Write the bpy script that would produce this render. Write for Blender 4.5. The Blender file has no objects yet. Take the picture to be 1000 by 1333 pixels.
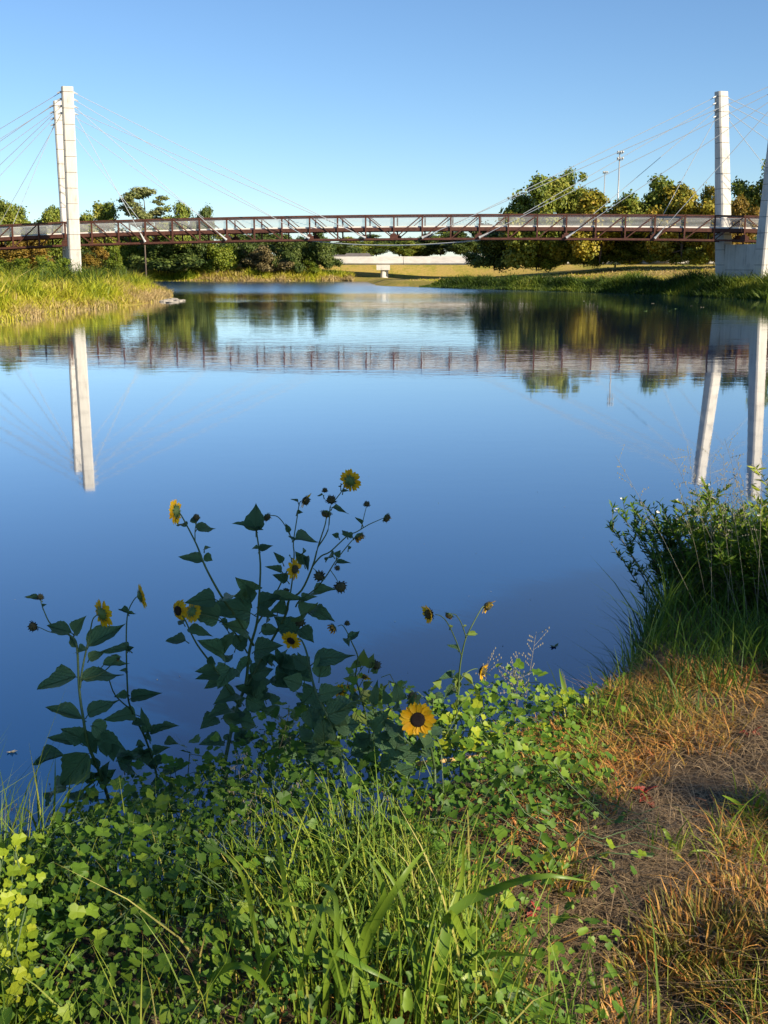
import bpy, math, random
import numpy as np
from mathutils import Vector, Matrix, Quaternion

random.seed(7)
rng = np.random.default_rng(11)
SC = bpy.context.scene
COL = SC.collection

# ------------------------------------------------------------------ camera
F = 1490.0            # focal length in photograph pixels (1000 wide)
CH = 3.05             # eye height above the water
PITCH = math.atan(321.0 / F)
cam_d = bpy.data.cameras.new('camera')
cam = bpy.data.objects.new('camera', cam_d)
COL.objects.link(cam)
cam_d.sensor_fit = 'HORIZONTAL'
cam_d.sensor_width = 36.0
cam_d.lens = 36.0 * F / 1000.0
cam_d.clip_start = 0.05
cam_d.clip_end = 9000
cam.location = (0, 0, CH)
cam.rotation_euler = (math.pi / 2 - PITCH, 0, 0)
SC.camera = cam

# ------------------------------------------------------------------ light
SUN_AZ = math.radians(50)      # behind the camera, to the right
SUN_EL = math.radians(25)
SUN = Vector((math.sin(SUN_AZ) * math.cos(SUN_EL), -math.cos(SUN_AZ) * math.cos(SUN_EL), math.sin(SUN_EL)))
world = bpy.data.worlds.new('World')
SC.world = world
world.use_nodes = True
wn = world.node_tree.nodes
bg = wn['Background']
sky = wn.new('ShaderNodeTexSky')
sky.sky_type = 'NISHITA'
sky.sun_disc = False
sky.sun_elevation = SUN_EL
sky.sun_rotation = math.atan2(SUN.x, SUN.y)
sky.air_density = 1.45
sky.altitude = 3500
sky.dust_density = 0.0
sky.ozone_density = 5.5
world.node_tree.links.new(sky.outputs[0], bg.inputs[0])
bg.inputs[1].default_value = 0.084
sun_d = bpy.data.lights.new('sun', 'SUN')
sun_d.energy = 5.0
sun_d.angle = math.radians(0.53)
sun_d.color = (1.0, 0.87, 0.68)
sun = bpy.data.objects.new('sun', sun_d)
COL.objects.link(sun)
sun.rotation_euler = SUN.to_track_quat('Z', 'Y').to_euler()
sun.location = (20, -20, 30)
SC.view_settings.view_transform = 'Standard'
SC.view_settings.look = 'None'
SC.view_settings.exposure = 0.82
SC.view_settings.gamma = 1.0
SC.view_settings.use_curve_mapping = False
SC.cycles.use_denoising = True
SC.cycles.max_bounces = 8
SC.cycles.transparent_max_bounces = 8

# ------------------------------------------------------------------ pixel -> world
cp, sp = math.cos(PITCH), math.sin(PITCH)
def ray(x, y):
    u = (x - 500.0) / F
    v = (666.5 - y) / F
    return Vector((u, cp + v * sp, -sp + v * cp))
def at(x, y, Y):
    d = ray(x, y)
    return Vector((0, 0, CH)) + d * (Y / d.y)
def gnd(x, y, z=0.0):
    d = ray(x, y)
    return Vector((0, 0, CH)) + d * ((z - CH) / d.z)

# ------------------------------------------------------------------ mesh helpers
class MB:
    """collects vertices and faces of ONE mesh"""
    def __init__(s):
        s.v = []; s.f = []; s.m = []
    def add(s, V, Fc, mi=0):
        o = len(s.v)
        s.v.extend([tuple(p) for p in V])
        for q in Fc:
            s.f.append(tuple(i + o for i in q)); s.m.append(mi)
    def box(s, c, h, ax=None, mi=0):
        c = Vector(c)
        X, Y, Z = ax if ax else (Vector((1, 0, 0)), Vector((0, 1, 0)), Vector((0, 0, 1)))
        V = [c + X * (a * h[0]) + Y * (b * h[1]) + Z * (d * h[2]) for d in (-1, 1) for b in (-1, 1) for a in (-1, 1)]
        s.add(V, [(0, 2, 3, 1), (4, 5, 7, 6), (0, 1, 5, 4), (2, 6, 7, 3), (0, 4, 6, 2), (1, 3, 7, 5)], mi)
    def beam(s, a, b, w, d, mi=0, up=(0, 0, 1)):
        a, b = Vector(a), Vector(b)
        Z = (b - a); L = Z.length; Z.normalize()
        X = Vector(up).cross(Z)
        if X.length < 1e-4: X = Vector((1, 0, 0)).cross(Z)
        X.normalize(); Y = Z.cross(X)
        s.box((a + b) / 2, (w / 2, d / 2, L / 2), (X, Y, Z), mi)
    def tube(s, pts, rad, n=6, mi=0, cap=True):
        pts = [Vector(p) for p in pts]
        if not hasattr(rad, '__len__'): rad = [rad] * len(pts)
        V = []; Fc = []
        ref = Vector((0.3, 0.2, 1)).normalized()
        for i, p in enumerate(pts):
            t = (pts[min(i + 1, len(pts) - 1)] - pts[max(i - 1, 0)])
            if t.length < 1e-9: t = Vector((0, 0, 1))
            t.normalize()
            X = ref.cross(t)
            if X.length < 1e-3: X = Vector((1, 0, 0)).cross(t)
            X.normalize(); Y = t.cross(X)
            for k in range(n):
                a = 2 * math.pi * k / n
                V.append(p + (X * math.cos(a) + Y * math.sin(a)) * rad[i])
        for i in range(len(pts) - 1):
            for k in range(n):
                k2 = (k + 1) % n
                Fc.append((i * n + k, i * n + k2, (i + 1) * n + k2, (i + 1) * n + k))
        if cap:
            Fc.append(tuple(range(n - 1, -1, -1)))
            Fc.append(tuple((len(pts) - 1) * n + k for k in range(n)))
        s.add(V, Fc, mi)
    def mesh(s, name, mats, smooth=False):
        me = bpy.data.meshes.new(name)
        me.from_pydata(s.v, [], s.f)
        for m in (mats if isinstance(mats, (list, tuple)) else [mats]): me.materials.append(m)
        if len(set(s.m)) > 1: me.polygons.foreach_set('material_index', s.m)
        if smooth: me.polygons.foreach_set('use_smooth', [True] * len(me.polygons))
        me.update()
        return me

def obj(name, me, parent=None, loc=None, **pr):
    o = bpy.data.objects.new(name, me)
    COL.objects.link(o)
    if loc is not None: o.location = loc
    if parent is not None: o.parent = parent
    for k, v in pr.items(): o[k] = v
    return o
def thing(name, label, cat, loc=(0, 0, 0), group=None):
    o = obj(name, None, None, loc, label=label, category=cat)
    o.empty_display_size = 0.1
    if group: o['group'] = group
    return o
def np_mesh(name, V, Q, mat, tint=None, smooth=False):
    """V (n,3), Q (m,k) all faces with k corners"""
    V = np.ascontiguousarray(V, dtype=np.float32); Q = np.ascontiguousarray(Q, dtype=np.int32)
    me = bpy.data.meshes.new(name)
    k = Q.shape[1]
    me.vertices.add(len(V)); me.vertices.foreach_set('co', V.ravel())
    me.loops.add(Q.size); me.loops.foreach_set('vertex_index', Q.ravel())
    me.polygons.add(len(Q))
    me.polygons.foreach_set('loop_start', np.arange(0, Q.size, k, dtype=np.int32))
    if smooth: me.polygons.foreach_set('use_smooth', np.ones(len(Q), dtype=bool))
    if tint is not None:
        a = me.attributes.new('tint', 'FLOAT', 'POINT')
        a.data.foreach_set('value', np.ascontiguousarray(tint, dtype=np.float32))
    me.materials.append(mat)
    me.update(calc_edges=True)
    me.validate()
    return me
def scatter(tv, tq, pos, ax, ay, az, scale):
    """template (tv,tq) copied to each frame; ax,ay,az (N,3) axes"""
    N = len(pos)
    sc = scale[:, None, None]
    V = (tv[None, :, 0, None] * ax[:, None, :] + tv[None, :, 1, None] * ay[:, None, :] + tv[None, :, 2, None] * az[:, None, :]) * sc + pos[:, None, :]
    Q = tq[None] + (np.arange(N) * len(tv))[:, None, None]
    return V.reshape(-1, 3), Q.reshape(-1, tq.shape[1])
def unit(a):
    return a / np.maximum(np.linalg.norm(a, axis=-1, keepdims=True), 1e-9)
def frames(nrm, n):
    nrm = unit(nrm)
    r = rng.normal(size=(n, 3))
    ax = unit(np.cross(r, nrm)); ay = np.cross(nrm, ax)
    return ax, ay, nrm
def blades(base, h, w, yaw, lean, droop, segs=4, stiff=2.0, wyaw=None):
    N = len(base)
    t = np.linspace(0, 1, segs + 1)
    d = np.stack([np.cos(yaw), np.sin(yaw), np.zeros(N)], 1)
    if wyaw is None: wyaw = yaw + np.pi / 2 + rng.normal(0, 0.7, N)
    s = np.stack([np.cos(wyaw), np.sin(wyaw), np.zeros(N)], 1)
    hor = (lean * h)[:, None] * t[None] ** stiff
    ver = h[:, None] * (t[None] - droop[:, None] * t[None] ** 3)
    c = base[:, None, :] + d[:, None, :] * hor[..., None]
    c[..., 2] += ver
    prof = np.minimum(1.0, 0.55 + 1.5 * t) * (1 - t ** 2.2) + 0.02
    ww = (w[:, None] * prof[None] * 0.5)[..., None] * s[:, None, :]
    V = np.stack([c - ww, c + ww], 2)            # N,segs+1,2,3
    q = np.array([[2 * i, 2 * i + 1, 2 * i + 3, 2 * i + 2] for i in range(segs)])
    Q = q[None] + (np.arange(N) * (segs + 1) * 2)[:, None, None]
    return V.reshape(-1, 3), Q.reshape(-1, 4), (segs + 1) * 2
def cat(parts):
    Vs, Qs, Ts, o = [], [], [], 0
    for V, Q, T in parts:
        Vs.append(V); Qs.append(Q + o); Ts.append(T); o += len(V)
    return np.concatenate(Vs), np.concatenate(Qs), np.concatenate(Ts)

# value noise in numpy
_perm = rng.random((256, 256))
def vnoise(x, y):
    x = np.asarray(x, float); y = np.asarray(y, float)
    xi = np.floor(x).astype(int); yi = np.floor(y).astype(int)
    fx = x - xi; fy = y - yi
    fx = fx * fx * (3 - 2 * fx); fy = fy * fy * (3 - 2 * fy)
    g = lambda a, b: _perm[a % 256, b % 256]
    return (g(xi, yi) * (1 - fx) + g(xi + 1, yi) * fx) * (1 - fy) + (g(xi, yi + 1) * (1 - fx) + g(xi + 1, yi + 1) * fx) * fy
def sstep(a, b, x):
    t = np.clip((np.asarray(x, float) - a) / (b - a), 0, 1)
    return t * t * (3 - 2 * t)

# ------------------------------------------------------------------ materials
def newmat(name):
    m = bpy.data.materials.new(name); m.use_nodes = True
    nt = m.node_tree
    return m, nt, nt.nodes['Principled BSDF'], nt.nodes['Material Output']
def ramp(nt, cols):
    r = nt.nodes.new('ShaderNodeValToRGB')
    e = r.color_ramp.elements
    while len(e) < len(cols): e.new(0.5)
    for i, c in enumerate(cols):
        e[i].position = c[0] if len(c) == 4 else i / max(1, len(cols) - 1)
        e[i].color = tuple(c[-3:]) + (1,)
    return r
def noise(nt, scale, detail=4, rough=0.6, coord='Object', stretch=None):
    tc = nt.nodes.new('ShaderNodeTexCoord')
    n = nt.nodes.new('ShaderNodeTexNoise')
    n.inputs['Scale'].default_value = scale; n.inputs['Detail'].default_value = detail; n.inputs['Roughness'].default_value = rough
    if stretch:
        mp = nt.nodes.new('ShaderNodeMapping'); mp.inputs['Scale'].default_value = stretch
        nt.links.new(tc.outputs[coord], mp.inputs[0]); nt.links.new(mp.outputs[0], n.inputs['Vector'])
    else:
        nt.links.new(tc.outputs[coord], n.inputs['Vector'])
    return n
def foliage(name, cols, mode='attr', trans=0.25, rough=0.55, spec=0.3, vscale=None):
    m, nt, p, out = newmat(name)
    r = ramp(nt, cols)
    if mode == 'attr':
        a = nt.nodes.new('ShaderNodeAttribute'); a.attribute_name = 'tint'
        src = a.outputs['Fac']
    else:
        a = nt.nodes.new('ShaderNodeObjectInfo'); src = a.outputs['Random']
    nz = noise(nt, vscale or 3.0, 3)
    ma = nt.nodes.new('ShaderNodeMath'); ma.operation = 'MULTIPLY_ADD'
    nt.links.new(nz.outputs[0], ma.inputs[0]); ma.inputs[1].default_value = 0.35; ma.inputs[2].default_value = -0.175
    ad = nt.nodes.new('ShaderNodeMath'); ad.operation = 'ADD'
    nt.links.new(src, ad.inputs[0]); nt.links.new(ma.outputs[0], ad.inputs[1])
    nt.links.new(ad.outputs[0], r.inputs[0])
    nt.links.new(r.outputs[0], p.inputs['Base Color'])
    p.inputs['Roughness'].default_value = rough
    p.inputs['Specular IOR Level'].default_value = spec
    if trans > 0:
        tr = nt.nodes.new('ShaderNodeBsdfTranslucent')
        nt.links.new(r.outputs[0], tr.inputs[0])
        mx = nt.nodes.new('ShaderNodeMixShader'); mx.inputs[0].default_value = trans
        nt.links.new(p.outputs[0], mx.inputs[1]); nt.links.new(tr.outputs[0], mx.inputs[2])
        nt.links.new(mx.outputs[0], out.inputs[0])
    return m
def solid(name, c, c2=None, rough=0.7, scale=5.0, bump=0.0, metal=0.0, spec=0.4, stretch=None, detail=5):
    m, nt, p, out = newmat(name)
    p.inputs['Roughness'].default_value = rough; p.inputs['Metallic'].default_value = metal
    p.inputs['Specular IOR Level'].default_value = spec
    c2 = c2 or tuple(x * 0.7 for x in c)
    n = noise(nt, scale, detail, 0.65, stretch=stretch)
    r = ramp(nt, [(0.3,) + tuple(c2), (0.65,) + tuple(c)])
    nt.links.new(n.outputs[0], r.inputs[0]); nt.links.new(r.outputs[0], p.inputs['Base Color'])
    if bump:
        b = nt.nodes.new('ShaderNodeBump'); b.inputs['Strength'].default_value = 1; b.inputs['Distance'].default_value = bump
        nt.links.new(n.outputs[0], b.inputs['Height']); nt.links.new(b.outputs[0], p.inputs['Normal'])
    return m

M = {}
def concrete_mat():
    m, nt, p, out = newmat('board_marked_concrete')
    n1 = noise(nt, 0.8, 6, 0.65); n2 = noise(nt, 3.5, 6, 0.75, stretch=(1, 1, 0.06))
    mx = nt.nodes.new('ShaderNodeMix'); mx.data_type = 'FLOAT'; mx.inputs[0].default_value = 0.55
    nt.links.new(n1.outputs[0], mx.inputs[2]); nt.links.new(n2.outputs[0], mx.inputs[3])
    r = ramp(nt, [(0.32, .30, .28, .25), (0.46, .53, .50, .445), (0.7, .66, .63, .57)])
    nt.links.new(mx.outputs[0], r.inputs[0]); nt.links.new(r.outputs[0], p.inputs['Base Color'])
    p.inputs['Roughness'].default_value = 0.85
    return m
M['concrete'] = concrete_mat()
M['joint'] = solid('concrete_joint', (.12, .11, .10), rough=0.9)
M['rust'] = solid('weathering_steel', (.115, .045, .030), (.05, .021, .015), rough=0.75, scale=3, spec=0.25)
M['steel'] = solid('galvanised_steel', (.42, .43, .43), (.33, .34, .34), rough=0.45, metal=0.3)
M['rail'] = solid('pale_rail_mesh', (.46, .47, .46), (.38, .39, .38), rough=0.5, metal=0.0)
M['cable'] = solid('cable_sheath', (.42, .45, .47), (.36, .39, .41), rough=0.4)
M['white_conc'] = solid('whitish_concrete', (.78, .74, .67), (.60, .56, .50), rough=0.85, scale=0.7, stretch=(1, 1, 3))
M['dark_cast'] = solid('dark_casting', (.05, .045, .04), rough=0.6)
M['roof'] = solid('grey_shingle', (.16, .14, .13), (.10, .09, .085), rough=0.9, scale=1.2)
M['wall'] = solid('cream_siding', (.55, .52, .46), (.45, .42, .37), rough=0.8)
M['glass_dark'] = solid('window_glass', (.03, .035, .04), rough=0.1)
M['bark'] = solid('bark', (.12, .09, .065), (.05, .04, .03), rough=0.9, scale=2.5, bump=0.03, stretch=(1, 1, 0.2))
M['wood_pole'] = solid('weathered_pole', (.15, .11, .08), (.09, .065, .05), rough=0.9, scale=3, stretch=(1, 1, .1))

M['leaf_mid'] = foliage('crown_mid_green', [(.05, .085, .012), (.13, .18, .022), (.23, .26, .035), (.33, .31, .05)])
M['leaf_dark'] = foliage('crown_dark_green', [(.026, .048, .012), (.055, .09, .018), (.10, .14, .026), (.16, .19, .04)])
M['leaf_yellow'] = foliage('crown_yellow_green', [(.09, .11, .012), (.23, .215, .02), (.36, .29, .028), (.42, .27, .035)])
M['leaf_gold'] = foliage('crown_golden', [(.09, .07, .012), (.20, .14, .018), (.28, .18, .025), (.30, .17, .035)])
M['leaf_pale'] = foliage('crown_pale_green', [(.08, .10, .03), (.16, .19, .05), (.24, .26, .08), (.29, .28, .11)])
M['leaf_brown'] = foliage('crown_brownish', [(.07, .06, .028), (.14, .11, .045), (.21, .165, .065), (.25, .2, .09)])
M['leaf_fresh'] = foliage('crown_fresh_green', [(.045, .08, .008), (.11, .165, .014), (.20, .24, .02), (.28, .28, .03)])

# ------------------------------------------------------------------ ground
shore_x = np.array([-40, -14, -4, -2, -1, 0, .6, 1.0, 1.4, 2.0, 4, 8, 20, 45])
shore_y = np.array([-6, 1.5, 3.9, 4.1, 4.3, 4.7, 5.0, 5.5, 6.5, 7.6, 10, 13, 18, 22])
def near_z(x, y, rough=True):
    x = np.asarray(x, float); y = np.asarray(y, float)
    d = np.interp(x, shore_x, shore_y) - y
    W = np.interp(x, [-1.0, -.2, .5, 3], [2.1, 2.0, 1.25, 1.5])
    z = 1.45 * sstep(0, 1, (d + 0.05) / W)
    z = np.where(d < 0, np.maximum(d * 0.5, -1.5), z)
    z = z + sstep(8, 60, d) * 1.5
    if rough:
        on = sstep(-.2, .6, d)
        z = z + on * ((vnoise(x * 1.7 + 3, y * 1.7) - .5) * .10 + (vnoise(x * 6, y * 6 + 9) - .5) * .035)
    return z

# the far water outline, from points on the water's edge
wp = [gnd(0, 418), gnd(60, 409), gnd(130, 401), gnd(190, 394.5), gnd(214, 390), gnd(221, 384.5), gnd(213, 379), gnd(190, 375),
      gnd(120, 372), gnd(60, 369), gnd(40, 366.5), gnd(140, 365.5), gnd(200, 366), gnd(330, 366.2), gnd(450, 366), gnd(476, 366.5), gnd(484, 369),
      gnd(492, 372), gnd(560, 374), gnd(650, 377), gnd(760, 380), gnd(860, 383.5), gnd(1000, 390)]
WP = np.array([(p.x, p.y) for p in wp])
WP = np.vstack([WP, [(60, 96), (75, 70), (60, 20), (40, -30), (-60, -30), (-50, 20), (-36, 48)]])
def inside(x, y):
    r = np.zeros(x.shape, bool)
    n = len(WP)
    for i in range(n):
        x1, y1 = WP[i]; x2, y2 = WP[(i + 1) % n]
        c = ((y1 > y) != (y2 > y)) & (x < (x2 - x1) * (y - y1) / (y2 - y1 + 1e-12) + x1)
        r ^= c
    return r
def sdist(x, y):
    """distance to the far water's edge, positive on land"""
    x = np.asarray(x, float); y = np.asarray(y, float)
    best = np.full(x.shape, 1e9)
    n = len(WP)
    for i in range(n):
        a = WP[i]; b = WP[(i + 1) % n]; ab = b - a
        t = np.clip(((x - a[0]) * ab[0] + (y - a[1]) * ab[1]) / (ab @ ab), 0, 1)
        best = np.minimum(best, np.hypot(x - a[0] - t * ab[0], y - a[1] - t * ab[1]))
    return np.where(inside(x, y), -best, best)
def far_z(x, y):
    x = np.asarray(x, float); y = np.asarray(y, float)
    d = sdist(x, y) + (vnoise(x * .35, y * .35) - .5) * 1.2
    z = 0.75 * sstep(-0.2, 3.0, d) + 1.1 * sstep(4, 45, d) + 1.2 * sstep(60, 160, d)
    # the lawn on the right rises to a low levee
    z = z + sstep(16, 42, x) * sstep(4, 45, d) * 1.0
    z = np.where(d < -.2, np.maximum((d + .2) * .35, -1.6), z)
    z = z - 1.9 * np.exp(-((x - 4) / 34) ** 2) * sstep(196, 226, y) * (1 - sstep(243, 258, y)) * sstep(3, 20, d) + 2.6 * sstep(244, 256, y)
    return z + (vnoise(x * .11, y * .11) - .5) * .35 * sstep(2, 12, d)
def ground_z(x, y):
    x = np.asarray(x, float); y = np.asarray(y, float)
    return np.where(y < 26, near_z(x, y, False) - .3, far_z(x, y))

def grid_obj(name, xs, ys, fn, mat, **pr):
    X, Y = np.meshgrid(xs, ys)
    Z = fn(X, Y)
    V = np.stack([X, Y, Z], -1).reshape(-1, 3)
    nx, ny = len(xs), len(ys)
    i = np.arange(nx * ny).reshape(ny, nx)
    Q = np.stack([i[:-1, :-1], i[:-1, 1:], i[1:, 1:], i[1:, :-1]], -1).reshape(-1, 4)
    return obj(name, np_mesh(name, V, Q, mat, smooth=True), **pr)

def far_ground_mat():
    m, nt, p, out = newmat('meadow')
    n1 = noise(nt, 0.11, 6, 0.7); n2 = noise(nt, 1.5, 4, 0.7)
    mx = nt.nodes.new('ShaderNodeMix'); mx.data_type = 'FLOAT'; mx.inputs[0].default_value = 0.4
    nt.links.new(n1.outputs[0], mx.inputs[2]); nt.links.new(n2.outputs[0], mx.inputs[3])
    r = ramp(nt, [(0.36, .16, .18, .03), (0.46, .30, .25, .05), (0.54, .40, .29, .08), (0.66, .34, .23, .08)])
    nt.links.new(mx.outputs[0], r.inputs[0]); nt.links.new(r.outputs[0], p.inputs['Base Color'])
    p.inputs['Roughness'].default_value = 0.95; p.inputs['Specular IOR Level'].default_value = 0.1
    b = nt.nodes.new('ShaderNodeBump'); b.inputs['Distance'].default_value = 0.15
    nt.links.new(n2.outputs[0], b.inputs['Height']); nt.links.new(b.outputs[0], p.inputs['Normal'])
    return m
def soil_mat():
    m, nt, p, out = newmat('trodden_soil')
    n1 = noise(nt, 1.6, 6, 0.65); n2 = noise(nt, 28, 6, 0.7)
    mx = nt.nodes.new('ShaderNodeMix'); mx.data_type = 'FLOAT'; mx.inputs[0].default_value = 0.45
    nt.links.new(n1.outputs[0], mx.inputs[2]); nt.links.new(n2.outputs[0], mx.inputs[3])
    r = ramp(nt, [(0.30, .045, .030, .019), (0.46, .10, .069, .043), (0.60, .16, .115, .074), (0.75, .23, .17, .115)])
    nt.links.new(mx.outputs[0], r.inputs[0]); nt.links.new(r.outputs[0], p.inputs['Base Color'])
    p.inputs['Roughness'].default_value = 0.95; p.inputs['Specular IOR Level'].default_value = 0.15
    b = nt.nodes.new('ShaderNodeBump'); b.inputs['Distance'].default_value = 0.022
    nt.links.new(n2.outputs[0], b.inputs['Height']); nt.links.new(b.outputs[0], p.inputs['Normal'])
    return m
M['meadow'] = far_ground_mat(); M['soil'] = soil_mat()
far_xs = np.concatenate([-np.geomspace(3000, 125, 14), np.arange(-120, 121, 1.5), np.geomspace(125, 3000, 14)])
far_ys = np.concatenate([[-3000, -800, -200, -60, -20], np.arange(-8, 26, 2), np.arange(26.01, 236, 1.5), np.arange(237, 312, 3), np.geomspace(316, 4000, 14)])
grid_obj('ground', far_xs, far_ys, ground_z, M['meadow'], kind='structure')
grid_obj('river_bank', np.arange(-7, 12.01, .05), np.concatenate([np.arange(-14, 0, .25), np.arange(0, 9, .05), np.arange(9, 19, .25)]), near_z, M['soil'], kind='structure')

# ------------------------------------------------------------------ water
def water_mat():
    m, nt, p, out = newmat('river_water')
    p.inputs['Base Color'].default_value = (.0002, .032, .118, 1)
    p.inputs['IOR'].default_value = 1.5
    p.inputs['Specular IOR Level'].default_value = 0.5
    p.inputs['Specular Tint'].default_value = (.10, .60, 1, 1)
    p.inputs['Coat Weight'].default_value = 1.0; p.inputs['Coat IOR'].default_value = 1.4
    fine = noise(nt, 2.2, 3, 0.5, stretch=(0.55, 1.0, 1.0))
    broad = noise(nt, 0.45, 2, 0.5, stretch=(0.5, 1.0, 1.0))
    tc = nt.nodes.new('ShaderNodeTexCoord'); sx = nt.nodes.new('ShaderNodeSeparateXYZ')
    nt.links.new(tc.outputs['Object'], sx.inputs[0])
    # wind: calm near this bank, a riffled strip towards the far shore
    mr = nt.nodes.new('ShaderNodeMapRange'); mr.interpolation_type = 'SMOOTHSTEP'
    mr.inputs['From Min'].default_value = 26; mr.inputs['From Max'].default_value = 46
    mr.inputs['To Min'].default_value = 0.10; mr.inputs['To Max'].default_value = 0.8
    nt.links.new(sx.outputs['Y'], mr.inputs['Value'])
    mr2 = nt.nodes.new('ShaderNodeMapRange'); mr2.interpolation_type = 'SMOOTHSTEP'
    mr2.inputs['From Min'].default_value = 85; mr2.inputs['From Max'].default_value = 125
    mr2.inputs['To Min'].default_value = 0.0; mr2.inputs['To Max'].default_value = 2.6
    nt.links.new(sx.outputs['Y'], mr2.inputs['Value'])
    rg = nt.nodes.new('ShaderNodeMapRange'); rg.interpolation_type = 'SMOOTHSTEP'
    rg.inputs['From Min'].default_value = 112; rg.inputs['From Max'].default_value = 150
    rg.inputs['To Min'].default_value = 0.028; rg.inputs['To Max'].default_value = 0.20
    nt.links.new(sx.outputs['Y'], rg.inputs['Value']); nt.links.new(rg.outputs[0], p.inputs['Roughness']); nt.links.new(rg.outputs[0], p.inputs['Coat Roughness'])
    pat = noise(nt, 0.035, 2, 0.5, stretch=(0.6, 1.3, 1))
    pr = nt.nodes.new('ShaderNodeMapRange'); pr.inputs['From Min'].default_value = 0.38; pr.inputs['From Max'].default_value = 0.62
    pr.inputs['To Min'].default_value = 0.35; pr.inputs['To Max'].default_value = 1.4
    nt.links.new(pat.outputs[0], pr.inputs['Value'])
    ad = nt.nodes.new('ShaderNodeMath'); ad.operation = 'ADD'
    nt.links.new(mr.outputs[0], ad.inputs[0]); nt.links.new(mr2.outputs[0], ad.inputs[1])
    amp = nt.nodes.new('ShaderNodeMath'); amp.operation = 'MULTIPLY'
    nt.links.new(ad.outputs[0], amp.inputs[0]); nt.links.new(pr.outputs[0], amp.inputs[1])
    hb = nt.nodes.new('ShaderNodeMath'); hb.operation = 'MULTIPLY_ADD'
    nt.links.new(broad.outputs[0], hb.inputs[0]); hb.inputs[1].default_value = 1.6; nt.links.new(fine.outputs[0], hb.inputs[2])
    hh = nt.nodes.new('ShaderNodeMath'); hh.operation = 'MULTIPLY'
    nt.links.new(hb.outputs[0], hh.inputs[0]); nt.links.new(amp.outputs[0], hh.inputs[1])
    b = nt.nodes.new('ShaderNodeBump'); b.inputs['Distance'].default_value = 0.006; b.inputs['Strength'].default_value = 1
    nt.links.new(hh.outputs[0], b.inputs['Height']); nt.links.new(b.outputs[0], p.inputs['Normal']); nt.links.new(b.outputs[0], p.inputs['Coat Normal'])
    return m
M['water'] = water_mat()
me = bpy.data.meshes.new('water')
me.from_pydata([(-180, -40, 0), (180, -40, 0), (180, 330, 0), (-180, 330, 0)], [], [(0, 1, 2, 3)])
me.materials.append(M['water'])
obj('water', me, kind='structure')

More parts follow.
